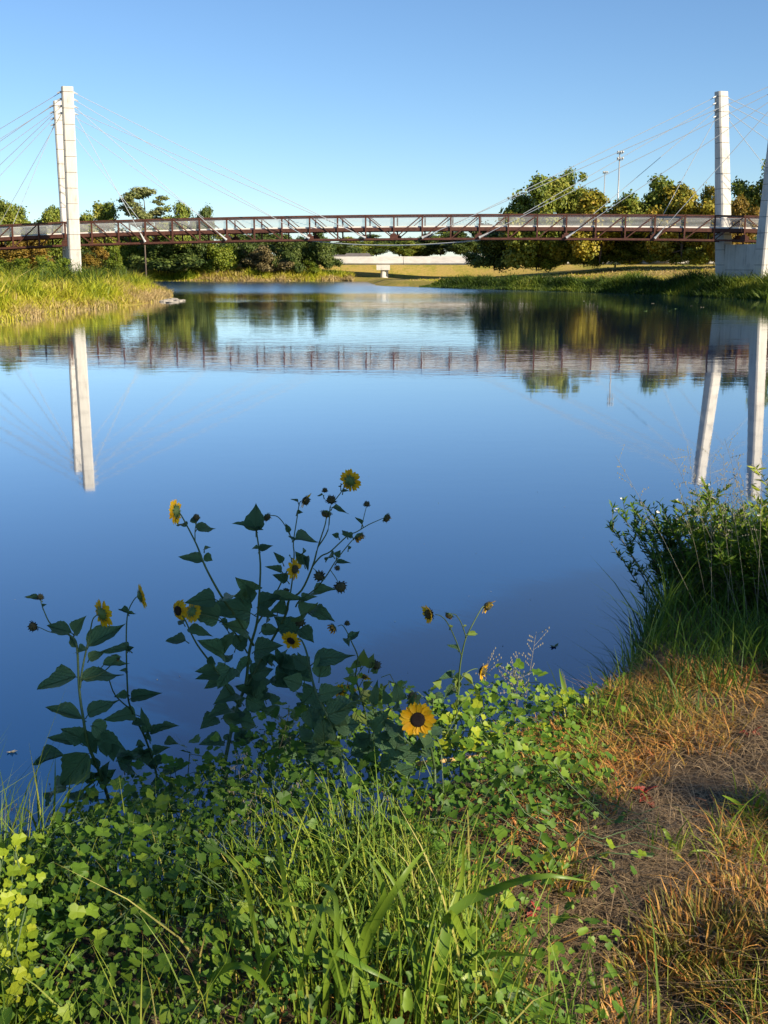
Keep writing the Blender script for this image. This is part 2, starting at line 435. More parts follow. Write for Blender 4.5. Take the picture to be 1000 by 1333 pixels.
# ------------------------------------------------------------------ cable-stayed footbridge
def build_footbridge():
    YL, YR = 127.3, 119.3
    Lt, Rt = at(84, 286.0, YL), at(971, 278.8, YR)
    NB = 24
    step = (Rt - Lt) / NB
    D = Vector((step.x, step.y, 0)).normalized()          # along the deck
    N = Vector((-D.y, D.x, 0))                            # away from the camera
    WID, DEP = 3.7, 2.42
    root = thing('footbridge', 'rust-brown steel truss footbridge hung on cables from four concrete masts', 'bridge', (0, 0, 0))
    lo, hi = -12, NB + 12
    def node(i, side, top):
        p = Lt + step * i
        t = i / NB
        z = p.z + 0.55 * (1 - (2 * min(max(t, -0.5), 1.5) - 1.05) ** 2) * .75 - 0.22
        if i < 0: z += i * 0.035
        if i > NB: z -= (i - NB) * 0.03
        return Vector((p.x, p.y, z - (0 if top else DEP))) + N * (WID * side)
    post_me = MB(); post_me.box((0, 0, DEP / 2), (.075, .075, DEP / 2 - .05)); post_me.box((0, 0, DEP - .06), (.085, .085, .07)); post_me.box((0, 0, .06), (.085, .085, .07))
    post_me = post_me.mesh('post', M['rust'])
    dl = math.hypot(step.length, DEP * .93)
    diag_me = MB(); diag_me.box((0, 0, dl / 2), (.055, .05, dl / 2 - .08)); diag_me = diag_me.mesh('diagonal', M['rust'])
    gus = MB(); gus.box((0, 0, .0), (.42, .02, .2)); gus.box((0, 0, .26), (.24, .02, .1)); gus_me = gus.mesh('gusset', M['rust'])
    sgn = {}
    for side in (0, 1):
        for i in range(lo, hi + 1):
            o = obj('post', post_me, root, node(i, side, False)); o.rotation_euler.z = math.atan2(D.y, D.x)
            if i % 3 == 0:
                g = obj('gusset', gus_me, root, node(i, side, False) + Vector((0, 0, .22)) - N * (.11 if side == 0 else -.11)); g.rotation_euler.z = math.atan2(D.y, D.x)
        for i in range(lo, hi):
            down = (0 <= i < 12) or i >= 24            # "\" towards midspan, "/" after it
            if i < 0: down = False
            a = node(i, side, down); b = node(i + 1, side, not down)
            o = obj('diagonal', diag_me, root, a); o.rotation_mode = 'QUATERNION'
            o.rotation_quaternion = (b - a).to_track_quat('Z', 'Y')
        for nm, top, w, h in (('top_chord', True, .17, .15), ('bottom_chord', False, .2, .2)):
            m = MB()
            for i in range(lo, hi): m.beam(node(i, side, top), node(i + 1, side, top), w, h)
            obj(nm, m.mesh(nm, M['rust']), root)
        # handrails: thin horizontal wires inside the truss, above the deck
        for k in range(8):
            m = MB(); dz = -.10 - k * .125
            for i in range(lo, hi):
                off = N * (.14 if side == 0 else -.14) + Vector((0, 0, dz))
                m.beam(node(i, side, True) + off, node(i + 1, side, True) + off, .03, .042 if k else .07)
            obj('rail', m.mesh('rail', M['rail']), root)
    # deck, edge beams, cross beams
    DK = 1.22
    for side in (0, 1):
        m = MB()
        for i in range(lo, hi):
            off = Vector((0, 0, -DK - .2)) + N * (.12 if side == 0 else -.12)
            m.beam(node(i, side, True) + off, node(i + 1, side, True) + off, .12, .36)
        obj('edge_beam', m.mesh('edge_beam', M['rust']), root)
    m = MB()
    for i in range(lo, hi):
        a = (node(i, 0, True) + node(i, 1, True)) / 2; b = (node(i + 1, 0, True) + node(i + 1, 1, True)) / 2
        a.z -= DK - .06; b.z -= DK - .06
        m.beam(a, b, WID - .40, .14)
    obj('deck', m.mesh('deck', M['white_conc']), root)
    cb = MB(); cb.box((0, WID / 2, 0), (.07, WID / 2 - .1, .14)); cb_me = cb.mesh('cross_beam', M['rust'])
    cb2 = MB(); cb2.box((0, WID / 2, 0), (.05, WID / 2 - .11, .07)); cb2_me = cb2.mesh('bottom_strut', M['rust'])
    for i in range(lo, hi + 1):
        p = node(i, 0, True)
        o = obj('cross_beam', cb_me, root, p + Vector((0, 0, -DK - .28))); o.rotation_euler.z = math.atan2(D.y, D.x)
        o = obj('bottom_strut', cb2_me, root, node(i, 0, False)); o.rotation_euler.z = math.atan2(D.y, D.x)
    # masts: two splayed legs each, in a plane skewed to the deck
    n = Vector((.34, -.94, 0)).normalized()
    e = Vector((n.y * -1, n.x, 0)); e = Vector((.94, .34, 0)).normalized()
    HT = at(87.3, 113, 121.9).z
    topL = at(87.3, 113, 121.9) - n * 5.5; topR = at(939.5, 113.5, 125.2) + n * 5.5
    def splay(cen, s): return 4.1 if (cen is topR and s > 0) else 5.5
    def leg_mesh(cen, s):
        """s=+1 near the camera, -1 beyond the deck"""
        m = MB()
        zs = np.concatenate([[-2.0, 0], np.arange(1.55, HT - .3, 1.55), [HT]])
        def ring(z, shrink=0.0):
            t = z / HT
            off = 2.9 + (splay(cen, s) - 2.9) * t
            w = (.62 - .05 * t) - shrink; d = (.84 - .34 * t) - shrink
            c = Vector((cen.x, cen.y, z)) + n * (off * s)
            ch = .14
            pr = [(-w, -d + ch), (-w + ch, -d), (w - ch, -d), (w, -d + ch), (w, d - ch), (w - ch, d), (-w + ch, d), (-w, d - ch)]
            return [c + e * a + n * b for a, b in pr]
        rows = []
        for i, z in enumerate(zs):
            if i in (0, len(zs) - 1): rows.append((z, 0, 0))
            else:
                rows += [(z - .025, 0, 0), (z - .02, .03, 1), (z + .02, .03, 0), (z + .025, 0, 0)]   # pour joints, cut in
        V = []; Fc = []; mi = []
        for z, s_, _ in rows: V += ring(z, s_)
        for r in range(len(rows) - 1):
            for k in range(8):
                k2 = (k + 1) % 8
                Fc.append((r * 8 + k, r * 8 + k2, r * 8 + 8 + k2, r * 8 + 8 + k)); mi.append(1 if rows[r][1] > 0 and rows[r + 1][1] > 0 else 0)
        Fc.append(tuple((len(rows) - 1) * 8 + k for k in range(8))); mi.append(0)
        m.add(V, Fc); m.m = mi
        return m.mesh('mast_leg', [M['concrete'], M['joint']])
    anc = MB(); anc.box((0, 0, 0), (.12, .10, .10)); anc.tube([(.1, 0, 0), (.42, 0, -.12)], [.10, .05], 8)
    anc_me = anc.mesh('cable_anchor', M['steel'])
    slv = MB(); slv.tube([(0, 0, 0), (0, 0, .2), (0, 0, 1.0)], [.15, .11, .07], 8); slv_me = slv.mesh('cable_socket', M['rail'])
    for cen, span in ((topL, (3, 6, 9, 11)), (topR, (21, 18, 15, 13))):
        back = [-k for k in (3, 6, 9, 11)] if cen is topL else [24 + k for k in (3, 6, 9, 11)]
        for s, side in ((1, 0), (-1, 1)):
            leg = obj('mast_leg', leg_mesh(cen, s), root)
            for grp in (span, back):
                dirx = 1 if (grp[0] * step.x + Lt.x) > cen.x else -1
                for k, idx in enumerate(grp):
                    z = HT - 2.5 + k * .66
                    t = z / HT; off = 2.9 + (splay(cen, s) - 2.9) * t
                    top = Vector((cen.x, cen.y, z)) + n * (off * s) + e * (dirx * .62)
                    o = obj('cable_anchor', anc_me, leg, top); o.rotation_euler.z = math.atan2(e.y, e.x) + (0 if dirx > 0 else math.pi)
                    bot = node(idx, side, False) + Vector((0, 0, .12)) - N * (.26 if side == 0 else -.26)
                    m = MB(); m.tube([top, bot], .03, 6)
                    obj('cable', m.mesh('cable', M['cable']), root)
                    o = obj('cable_socket', slv_me, root, bot); o.rotation_mode = 'QUATERNION'; o.rotation_quaternion = (top - bot).to_track_quat('Z', 'Y')
        # wall between the legs, below the deck, with its formed panels
        zt = node(0 if cen is topL else NB, 0, False).z - .35
        m = MB()
        def wp_(s_, z): return Vector((cen.x, cen.y, z)) + n * (s_ * (2.9 + 2.6 * z / HT - .3))
        th = e * .40
        V = [wp_(-1, -2) - th, wp_(1, -2) - th, wp_(1, zt) - th, wp_(-1, zt) - th, wp_(-1, -2) + th, wp_(1, -2) + th, wp_(1, zt) + th, wp_(-1, zt) + th]
        m.add(V, [(0, 3, 2, 1), (4, 5, 6, 7), (3, 7, 6, 2), (0, 1, 5, 4)])
        w = obj('pier_wall', m.mesh('pier_wall', M['joint']), root)
        cols = 3; zz = [-2, 1.7, 2.6, zt + .02]
        for sd in (-1, 1):
            for r in range(3):
                for c in range(cols):
                    a = wp_(-1, 0) + (wp_(1, 0) - wp_(-1, 0)) * (c / cols); b = wp_(-1, 0) + (wp_(1, 0) - wp_(-1, 0)) * ((c + 1) / cols)
                    g = (b - a).normalized() * .02
                    m = MB(); o1 = e * (sd * .42)
                    cc = (a + b) / 2 + o1; cc.z = (zz[r] + zz[r + 1]) / 2
                    m.box(cc, ((b - a).length / 2 - .02, .035, (zz[r + 1] - zz[r]) / 2 - .02), ((b - a).normalized(), e, Vector((0, 0, 1))))
                    obj('panel', m.mesh('panel', M['concrete']), w)
    # sagging tension rods under midspan
    for side in (0, 1):
        m = MB(); pts = []
        for k in range(25):
            t = k / 24; a = node(9, side, False); b = node(15, side, False)
            p = a.lerp(b, t) + Vector((0, 0, -.08 - .50 * 4 * t * (1 - t))) + N * (.2 if side == 0 else -.2)
            pts.append(p)
        m.tube(pts, .03, 6)
        obj('tension_rod', m.mesh('tension_rod', M['cable'], True), root)
    return root
build_footbridge()

# ------------------------------------------------------------------ road bridge far behind
def build_road_bridge():
    Y = 235.0
    a = at(418, 334, Y + 3); b = at(622, 333.5, Y - 3)
    d = (b - a); d.z = 0; d.normalize(); nn = Vector((-d.y, d.x, 0))
    root = thing('road_bridge', 'low whitish concrete road bridge on one pier beyond the river', 'bridge', (0, 0, 0))
    zt = (a.z + b.z) / 2; zb = at(500, 344.5, Y).z
    H = zt - zb
    L = 17.0
    p0 = a - d * (L * 2)
    th = 0.55
    for k in range(7):
        m = MB(); c = p0 + d * (L * (k + .5)); c.z = zt - H * .42
        m.box(c, (L / 2 - .06, th * .45, H * .42), (d, nn, Vector((0, 0, 1))))
        obj('parapet', m.mesh('parapet', M['white_conc']), root)
        m = MB(); c = p0 + d * (L * (k + .5)) + nn * .35; c.z = zt - H * .92
        m.box(c, (L / 2 - .05, th * .5, H * .075), (d, nn, Vector((0, 0, 1))))
        obj('girder', m.mesh('girder', M['white_conc']), root)
        m = MB(); c = p0 + d * (L * (k + .5)) + nn * 10.2; c.z = zt - H * .5
        m.box(c, (L / 2 - .05, th * .5, H * .5), (d, nn, Vector((0, 0, 1))))
        obj('parapet', m.mesh('parapet', M['white_conc']), root)
    m = MB(); c = p0 + d * (L * 3.5) + nn * 5.2; c.z = zt - H * .66
    m.box(c, (L * 3.5, 4.4, .3), (d, nn, Vector((0, 0, 1))))
    obj('carriageway', m.mesh('carriageway', M['roof']), root)
    pc = at(499, 350, Y - 1)
    m = MB(); m.box((pc.x, pc.y + 5, zb - .55), (1.35, 5, .5)); obj('pier_cap', m.mesh('pier_cap', M['concrete']), root)
    for k in range(3):
        m = MB(); m.tube([(pc.x + (0, .5, 0)[k], pc.y + .9 + k * 3.6, -1), (pc.x + (0, .5, 0)[k], pc.y + .9 + k * 3.6, zb - .95)], .55, 12)
        obj('pier_column', m.mesh('pier_column', M['concrete'], False), root)
build_road_bridge()

def build_house(px, ytop, ybase, Y, w, dep, label, ridge_dir=0, wallmat='wall', roofh=2.2):
    p = at(px, ybase, Y); top = at(px, ytop, Y).z
    r = thing('house', label, 'house', (p.x, p.y, 0))
    ze = top - roofh
    m = MB(); m.box((0, 0, ze / 2), (w / 2, dep / 2, ze / 2)); obj('wall', m.mesh('wall', M[wallmat]), r)
    m = MB(); o = .5; hw, hd = w / 2 + o, dep / 2 + o
    ri = w * .28
    V = [(-hw, -hd, ze), (hw, -hd, ze), (hw, hd, ze), (-hw, hd, ze), (-ri, 0, top), (ri, 0, top)]
    m.add(V, [(0, 1, 5, 4), (1, 2, 5), (2, 3, 4, 5), (3, 0, 4), (0, 3, 2, 1)])
    obj('roof', m.mesh('roof', M['roof']), r)
    for k in (-1, 1):
        m = MB(); m.box((k * w * .24, -dep / 2 - .03, ze * .62), (.6, .05, .7)); f = obj('window', m.mesh('window', M['white_conc']), r)
        m = MB(); m.box((k * w * .24, -dep / 2 - .07, ze * .62), (.5, .03, .6)); obj('pane', m.mesh('pane', M['glass_dark']), f)
build_house(441, 331.5, 348, 262, 11, 9, 'low house with flat grey hip roof behind the road bridge')
build_house(466, 329.5, 348, 258, 9, 8, 'taller house with peaked grey hip roof behind the road bridge', roofh=3)
build_house(312, 321, 350, 262, 9, 9, 'pale house with grey roof between yellow bush and brownish tree', roofh=3.2)

# ------------------------------------------------------------------ trees
def crown_np(lobes, nleaf, leaf, flat=0.35, fill=0.3):
    """lobes (x,y,z,rx,rz): leaf clumps around each lobe"""
    lobes = np.array(lobes)
    wgt = lobes[:, 3] ** 2; wgt = wgt / wgt.sum()
    idx = rng.choice(len(lobes), nleaf, p=wgt)
    u = unit(rng.normal(size=(nleaf, 3)))
    r = np.where(rng.random(nleaf) < fill, rng.random(nleaf) ** .5 * .9, np.minimum(1.25, np.abs(rng.normal(.82, .26, nleaf))))
    # bumpy lobes
    bump = 1 + .35 * (vnoise(u[:, 0] * 3 + idx * 7.1, u[:, 1] * 3 + u[:, 2] * 3 + idx) - .5)
    R = lobes[idx]
    pos = R[:, :3] + u * (r * bump)[:, None] * np.stack([R[:, 3], R[:, 3], R[:, 4]], 1)
    nrm = unit(u + rng.normal(0, .55, (nleaf, 3)) + np.array([0, 0, flat]))
    ax, ay, az = frames(nrm, nleaf)
    tv = np.array([[-.5, -.2, 0], [0, -.42, .06], [.5, -.05, 0], [.25, .38, -.05], [-.3, .36, .05]])
    tq = np.array([[0, 1, 2], [0, 2, 3], [0, 3, 4]])
    V, Q = scatter(tv, tq, pos, ax, ay, az, leaf * rng.uniform(.6, 1.5, nleaf))
    lt = rng.random(len(lobes)) * .5
    t = np.clip(lt[idx] + rng.normal(.28, .18, nleaf), 0, 1)
    return V, Q, np.repeat(t, len(tv))
def trunk_mb(h, r, limbs, lean=0.0, bare=0.4):
    m = MB()
    pts = [Vector((lean * (z / h) ** 1.5 * h + random.uniform(-.05, .05) * r * 4, random.uniform(-.05, .05) * r * 4, z)) for z in np.linspace(-.4, h, 8)]
    m.tube(pts, [r * 1.35] + [r * (1 - .8 * k / 7) for k in range(1, 8)], 8)
    for (x, y, z) in limbs:
        z0 = min(max(z * .55, bare * h), h * .9)
        a = Vector((lean * (z0 / h) ** 1.5 * h, 0, z0)); b = Vector((x, y, z))
        mid = a.lerp(b, .5) + Vector((0, 0, -.06 * h * random.random()))
        m.tube([a, mid, b], [r * .45, r * .28, r * .08], 5)
    return m
def oak_lobes(h, w, n, zlow, seed, squash=.8):
    """boughs that end on an uneven crown outline, each carrying a handful of leaf clumps"""
    rr = random.Random(seed); L = []
    nb = max(8, n // 5)
    for k in range(nb):
        a = 6.283 * (k + rr.uniform(-.4, .4)) / nb * 2.4
        zf = rr.random() ** .8
        zc = zlow + (h - zlow) * (.10 + .86 * zf)
        env = max(.12, math.sin(math.pi * min(.97, .24 + .70 * zf))) ** .7 * rr.uniform(.66, 1.06)
        e = (w * .46 * env * math.cos(a), w * .46 * env * math.sin(a), zc)
        for q in range(5):
            t = rr.uniform(.45, 1.0); s = w * rr.uniform(.07, .145) * (1.25 - .45 * t)
            L.append((e[0] * t + rr.uniform(-1, 1) * w * .07, e[1] * t + rr.uniform(-1, 1) * w * .07, min(h - s * .7, zlow + (zc - zlow) * (.35 + .65 * t) + rr.uniform(-1, 1) * w * .05 + .2), s, s * squash))
    L.append((0, 0, zlow + (h - zlow) * .45, w * .20, (h - zlow) * .28))
    rr.shuffle(L)
    return L
TPL = {}
def template(key, h, w, n, zlow, nleaf, leaf, seed, r=.22, bare=.25, lobes=None, squash=.8):
    L = lobes or oak_lobes(h, w, n, zlow, seed, squash)
    V, Q, T = crown_np(L, nleaf, leaf)
    cm = np_mesh('crown', V, Q, M['leaf_mid'], T)
    tm = trunk_mb(h * .85, r, [l[:3] for l in L[:9]], 0, bare).mesh('trunk', M['bark'], True)
    TPL[key] = (cm, tm, h, w)
template('oak1', 10, 10, 60, 2.2, 24000, .26, 1)
template('oak2', 10, 9, 52, 1.5, 24000, .25, 2)
template('oak3', 10, 11, 66, 1.0, 26000, .26, 3)
template('dense', 8, 9, 56, .3, 22000, .24, 4, bare=.1)
template('shrub', 4, 5, 44, .1, 12000, .15, 5, r=.12, bare=.05)
template('shrub2', 4, 5.5, 46, .05, 12000, .15, 6, r=.12, bare=.05)
rr = random.Random(9)
cl = [(rr.uniform(-1, 1) * (1.9 * (1 - k / 16) + .15), rr.uniform(-1, 1) * (1.9 * (1 - k / 16) + .15), .7 + k * .42, .95 * (1 - k / 18) + .15, .75) for k in range(16)]
template('cypress', 8, 5, 16, .3, 14000, .17, 7, r=.15, bare=.05, lobes=cl)
rr = random.Random(21); pl = []
for k in range(34):
    z_ = 7.6 + 5.0 * (k + rr.random()) / 34; q_ = (z_ - 7.6) / 5.0
    R_ = 2.25 * (.45 + .55 * math.sin(math.pi * min(1, .15 + .75 * q_))) * math.sqrt(rr.uniform(.1, 1)); an_ = rr.uniform(0, 6.283); r_ = rr.uniform(.42, .85)
    pl.append((R_ * math.cos(an_), R_ * math.sin(an_), z_, r_, r_ * rr.uniform(.45, .8)))
rr.shuffle(pl)
template('pine', 13, 5, 11, 8, 9000, .18, 8, r=.2, bare=.6, lobes=pl)
def tree(key, px, ytop, Y, wpx, mat, label, name='tree', cat_='tree', group=None, rot=None, ybase=None):
    cm, tm, h, w = TPL[key]
    p = at(px, ytop, Y)
    while float(sdist(p.x, p.y)) < 3.0 and Y < 260:      # stand it on the land behind the water
        Y += 3; p = at(px, ytop, Y)
    gz = float(far_z(p.x, p.y)) if ybase is None else at(px, ybase, Y).z
    H = p.z - gz
    Wd = wpx * Y / F * (1.18 if px > 500 else 1.36)
    t = thing(name, label, cat_, (p.x, p.y, gz), group)
    t.scale = (Wd / w, Wd / w, H / h)
    t.rotation_euler.z = random.uniform(0, 6.28) if rot is None else rot
    o = obj('trunk', tm, t)
    o = obj('crown', cm, t); o.material_slots[0].link = 'OBJECT'; o.material_slots[0].material = M[mat]
    return t
# left bank, behind the bridge
tree('oak2', -12, 246, 178, 55, 'leaf_mid', 'mid green tree at the frame edge left of the left masts')
tree('oak1', 22, 268, 190, 70, 'leaf_mid', 'low spreading green tree above the deck, left of the masts')
tree('oak2', 62, 259, 184, 56, 'leaf_mid', 'rounded green tree rising just left of the left masts')
tree('oak3', 124, 262, 182, 60, 'leaf_mid', 'green tree rising just right of the left masts')
tree('pine', 187, 242, 176, 46, 'leaf_pale', 'tall pale pine with bare trunk and flat open crown', name='pine_tree')
tree('oak1', 228, 264, 184, 62, 'leaf_mid', 'green tree with wide low crown right of the tall pine')
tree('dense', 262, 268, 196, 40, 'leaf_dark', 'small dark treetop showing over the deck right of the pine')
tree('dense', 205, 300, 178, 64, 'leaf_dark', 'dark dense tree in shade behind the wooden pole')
tree('dense', 30, 308, 160, 74, 'leaf_gold', 'golden leafed tree under the deck left of the masts')
tree('cypress', 124, 304, 158, 40, 'leaf_gold', 'golden conical cypress right of the left masts', name='cypress_tree')
tree('cypress', 150, 316, 156, 30, 'leaf_fresh', 'small yellow green cypress between golden cypress and rounded tree', name='cypress_tree')
tree('dense', 164, 308, 164, 40, 'leaf_fresh', 'bright green rounded tree left of the wooden pole')
tree('shrub', 240, 311, 166, 84, 'leaf_dark', 'wide dark rounded bush under the deck right of the wooden pole', name='bush', cat_='bush')
tree('shrub2', 284, 315, 164, 42, 'leaf_fresh', 'yellow green bush against the wide dark bush', name='bush', cat_='bush')
tree('shrub', 349, 316, 176, 50, 'leaf_brown', 'brownish rounded tree standing alone before the dark trees')
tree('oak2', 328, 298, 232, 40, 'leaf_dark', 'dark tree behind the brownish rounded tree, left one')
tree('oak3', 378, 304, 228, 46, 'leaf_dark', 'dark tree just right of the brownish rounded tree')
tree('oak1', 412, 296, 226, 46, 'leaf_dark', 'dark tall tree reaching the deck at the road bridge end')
tree('cypress', 407, 322, 196, 26, 'leaf_fresh', 'small slim green tree before the road bridge end')
# far tree line beyond the road bridge
for i, (x, yt, w_, k, m_) in enumerate([(438, 316, 34, 'oak2', 'leaf_dark'), (462, 311, 36, 'oak3', 'leaf_mid'), (490, 308, 42, 'oak1', 'leaf_dark'), (520, 312, 36, 'oak2', 'leaf_mid'),
        (548, 307, 40, 'oak3', 'leaf_dark'), (574, 303, 40, 'oak1', 'leaf_mid'), (604, 300, 44, 'oak2', 'leaf_dark'), (632, 296, 44, 'oak3', 'leaf_dark'), (300, 306, 44, 'oak3', 'leaf_mid'), (350, 300, 44, 'oak1', 'leaf_dark')]):
    tree(k, x, yt - 3, 285 + (i % 3) * 9, w_ * 1.45, m_, 'distant green tree in the tree line beyond the road bridge', group='tree line beyond the road bridge')
# right bank
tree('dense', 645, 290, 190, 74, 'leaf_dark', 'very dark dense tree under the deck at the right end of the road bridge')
tree('oak3', 705, 229, 184, 104, 'leaf_mid', 'big green tree, left half of the tall pair right of midspan')
tree('oak1', 748, 221, 188, 70, 'leaf_mid', 'tallest green tree, middle of the tall group right of midspan')
tree('oak2', 785, 236, 178, 92, 'leaf_yellow', 'big yellowing tree below the floodlight mast')
tree('dense', 700, 302, 186, 66, 'leaf_fresh', 'low yellow green tree under the deck before the big green tree')
tree('dense', 762, 300, 186, 62, 'leaf_mid', 'low mid green tree under the deck below the floodlight mast')
tree('oak2', 818, 246, 184, 64, 'leaf_fresh', 'light green tree right of the floodlight mast')
tree('oak1', 850, 230, 176, 92, 'leaf_mid', 'green tree between the floodlight mast and the right masts')
tree('oak2', 893, 227, 172, 84, 'leaf_yellow', 'yellowing tree just left of the right masts')
tree('dense', 822, 294, 184, 70, 'leaf_mid', 'green tree under the deck, half in shade left of the right masts')
tree('dense', 880, 288, 176, 80, 'leaf_mid', 'green broad tree under the deck beside the concrete pier wall')
tree('oak3', 940, 240, 170, 60, 'leaf_yellow', 'yellow tree behind the right far mast leg')
tree('oak2', 972, 245, 164, 50, 'leaf_gold', 'golden tree between the two right mast legs')
tree('oak1', 1002, 208, 172, 90, 'leaf_mid', 'tall green tree behind the right near mast leg')
tree('oak3', 1060, 225, 165, 90, 'leaf_mid', 'broad green tree on the bank past the right masts')
tree('shrub', 62, 329, 118, 52, 'leaf_fresh', 'bright green willowy bush in the reeds left of the masts', name='bush', cat_='bush')
tree('shrub2', 20, 336, 122, 50, 'leaf_fresh', 'low bright bush in the reeds at the frame edge', name='bush', cat_='bush')

for i, (x, yt, w_) in enumerate([(655, 302, 60), (700, 298, 60), (745, 300, 60), (790, 296, 60), (835, 298, 60), (880, 296, 62), (925, 298, 60), (975, 296, 60), (1030, 292, 70), (90, 296, 60), (140, 300, 60), (185, 304, 56), (30, 296, 70), (-20, 292, 70), (255, 306, 50), (295, 312, 44)]):
    tree('dense' if i % 2 else 'oak3', x, yt, (208 if x > 500 else 238) + (i % 3) * 6, w_, 'leaf_dark' if i % 2 else 'leaf_mid', 'green tree standing behind the sunlit bank trees, mostly hidden by them', group='trees behind the sunlit bank trees', ybase=349)
# wooden pole and floodlight masts
def pole():
    p = at(190, 352, 222); t = thing('utility_pole', 'thin brown wooden pole standing behind the footbridge', 'pole', (p.x, p.y, 0))
    ztop = at(190, 300, 222).z
    m = MB(); m.tube([(0, 0, 0), (0, 0, ztop)], [.17, .11], 8); obj('shaft', m.mesh('shaft', M['wood_pole'], True), t)
    m = MB(); m.box((0, -.14, ztop - .5), (.9, .06, .07)); obj('cross_arm', m.mesh('cross_arm', M['wood_pole']), t)
pole()
def floodlight(px, ytop, Y, n, label):
    p = at(px, 345, Y); t = thing('floodlight_mast', label, 'floodlight', (p.x, p.y, 0), None)
    z = at(px, ytop, Y).z
    m = MB(); m.tube([(0, 0, 0), (0, 0, z)], [.20, .11], 8); obj('mast', m.mesh('mast', M['steel'], True), t)
    for k in range(n):
        m = MB(); zz = z - .3 - k * 1.2
        m.box((0, -.1, zz), (.62, .05, .06)); br = obj('cross_arm', m.mesh('cross_arm', M['steel']), t)
        for s in (-.45, .03, .48):
            m = MB(); m.tube([(s, -.1, zz + .1), (s, -.45, zz + .35), (s, -.8, zz + .3)], [.08, .20, .22], 8); obj('lamp_head', m.mesh('lamp_head', M['rail'], True), br)
floodlight(801, 198, 235, 2, 'tall floodlight mast with lamp rows above the yellowing tree')
floodlight(783, 224, 300, 1, 'shorter distant floodlight mast peeking over the treetops')

# ------------------------------------------------------------------ reeds and grass on the far banks (nobody could count them)
M['reed'] = foliage('bank_reeds', [(.06, .11, .010), (.20, .26, .016), (.40, .42, .022), (.48, .42, .045), (.46, .34, .15)], trans=.3, vscale=.3)
M['reed_dark'] = foliage('bank_reeds_green', [(.025, .05, .008), (.07, .12, .012), (.15, .20, .018), (.30, .30, .04)], trans=.3, vscale=.3)
def bank_points(n, x0, x1, y0, y1, dmin, dmax, dfun=None):
    out = []
    tot = 0
    while tot < n:
        x = rng.uniform(x0, x1, 20000); y = rng.uniform(y0, y1, 20000)
        d = sdist(x, y)
        k = (d > dmin) & (d < dmax)
        if dfun is not None: k &= rng.random(20000) < dfun(x, y, d)
        out.append(np.stack([x[k], y[k], d[k]], 1)); tot += k.sum()
    return np.concatenate(out)[:n]
def reeds(name, pts, hmin, hmax, mat, width, label, tint0=.5, dry=True):
    x, y, d = pts.T
    n = len(x)
    cl_ = vnoise(x * .45, y * .45)
    h = rng.uniform(hmin, hmax, n) * (.45 + 1.1 * cl_) * (.45 + .55 * sstep(0, 3.5, d))
    if label.startswith('dark green reeds'): h = h * (.62 + .5 * sstep(22, 36, x))
    base = np.stack([x, y, far_z(x, y) - .05], 1)
    V, Q, k = blades(base, h, width * rng.uniform(.6, 1.4, n), rng.uniform(0, 6.283, n), rng.uniform(.1, 1.1, n), rng.uniform(0, .5, n), segs=3)
    t = tint0 + .9 * (vnoise(x * .28 + 40, y * .28) - .5) + rng.normal(0, .12, n)
    if dry: t = t + .45 * (1 - sstep(0, 2.2, d))
    t = np.clip(t, 0, 1)
    return obj(name, np_mesh(name, V, Q, M[mat], np.repeat(t, k)), kind='stuff', label=label, category='grass')
LX = gnd(0, 418).x
reeds('tall_grass', bank_points(105000, -52, -14, 58, 150, -.3, 60, lambda x, y, d: np.where((np.abs(x / np.maximum(y, 1)) < .40) & (x < -.17 * y), 1.0, 0.02)), .7, 1.6, 'reed', .075,
      'sunlit yellow green tall grass covering the left river point', .55)
reeds('reed_bed', bank_points(9000, -52, -16, 84, 140, 4, 60, lambda x, y, d: np.where((np.abs(x / np.maximum(y, 1)) < .40) & (x < -.19 * y), 1.0, 0.0) * sstep(.52, .66, vnoise(x * .22 + 5, y * .22 + 60))), 1.2, 2.4, 'reed_dark', .10, 'taller dark green reed clumps standing in the yellow grass of the left point', .45, False)
reeds('tall_grass', bank_points(26000, -70, -6, 185, 236, -.4, 16), 1.0, 2.2, 'reed', .15, 'yellow green grass along the far shore before the road bridge', .5)
reeds('reed_bed', bank_points(46000, -1.5, 52, 98, 168, -.6, 6.5, lambda x, y, d: np.where(d < 4, 1., .4)), .9, 2.0, 'reed_dark', .10, 'dark green reeds along the right shore below the pier wall', .42, False)
reeds('meadow_grass', bank_points(16000, -2, 60, 105, 190, 5, 50), .12, .3, 'reed', .14, 'short dry sunlit grass on the right bank lawn', 1.0, False)

# pale stones at the tip of the left point
M['stone'] = solid('pale_stone', (.40, .36, .30), (.22, .20, .16), rough=.9, scale=3, bump=.03)
def stone_mesh(seed):
    r_ = random.Random(seed); m = MB(); V = []; nU, nV = 8, 5
    for j in range(nV + 1):
        for i in range(nU):
            th = math.pi * j / nV; ph = 2 * math.pi * i / nU
            q = 1 + r_.uniform(-.22, .22)
            V.append((q * math.sin(th) * math.cos(ph), q * .7 * math.sin(th) * math.sin(ph), q * .45 * math.cos(th)))
    Fc = [(j * nU + i, j * nU + (i + 1) % nU, (j + 1) * nU + (i + 1) % nU, (j + 1) * nU + i) for j in range(nV) for i in range(nU)]
    m.add(V, Fc); return m.mesh('stone', M['stone'])
stones = [stone_mesh(k) for k in range(3)]
for k, (x, y, s_) in enumerate([(219, 391, .55), (226, 390.5, .7), (233, 391.5, .5), (222, 393.5, .45), (238, 391, .35), (213, 392.5, .5), (229, 393, .4)]):
    p = gnd(x, y, .02)
    o = obj('stone', stones[k % 3], None, p, label='small pale flat stone lying in the water off the grassy point', category='stone', group='stones off the grassy point')
    o.scale = (s_, s_, s_ * .55); o.rotation_euler.z = k * 1.3

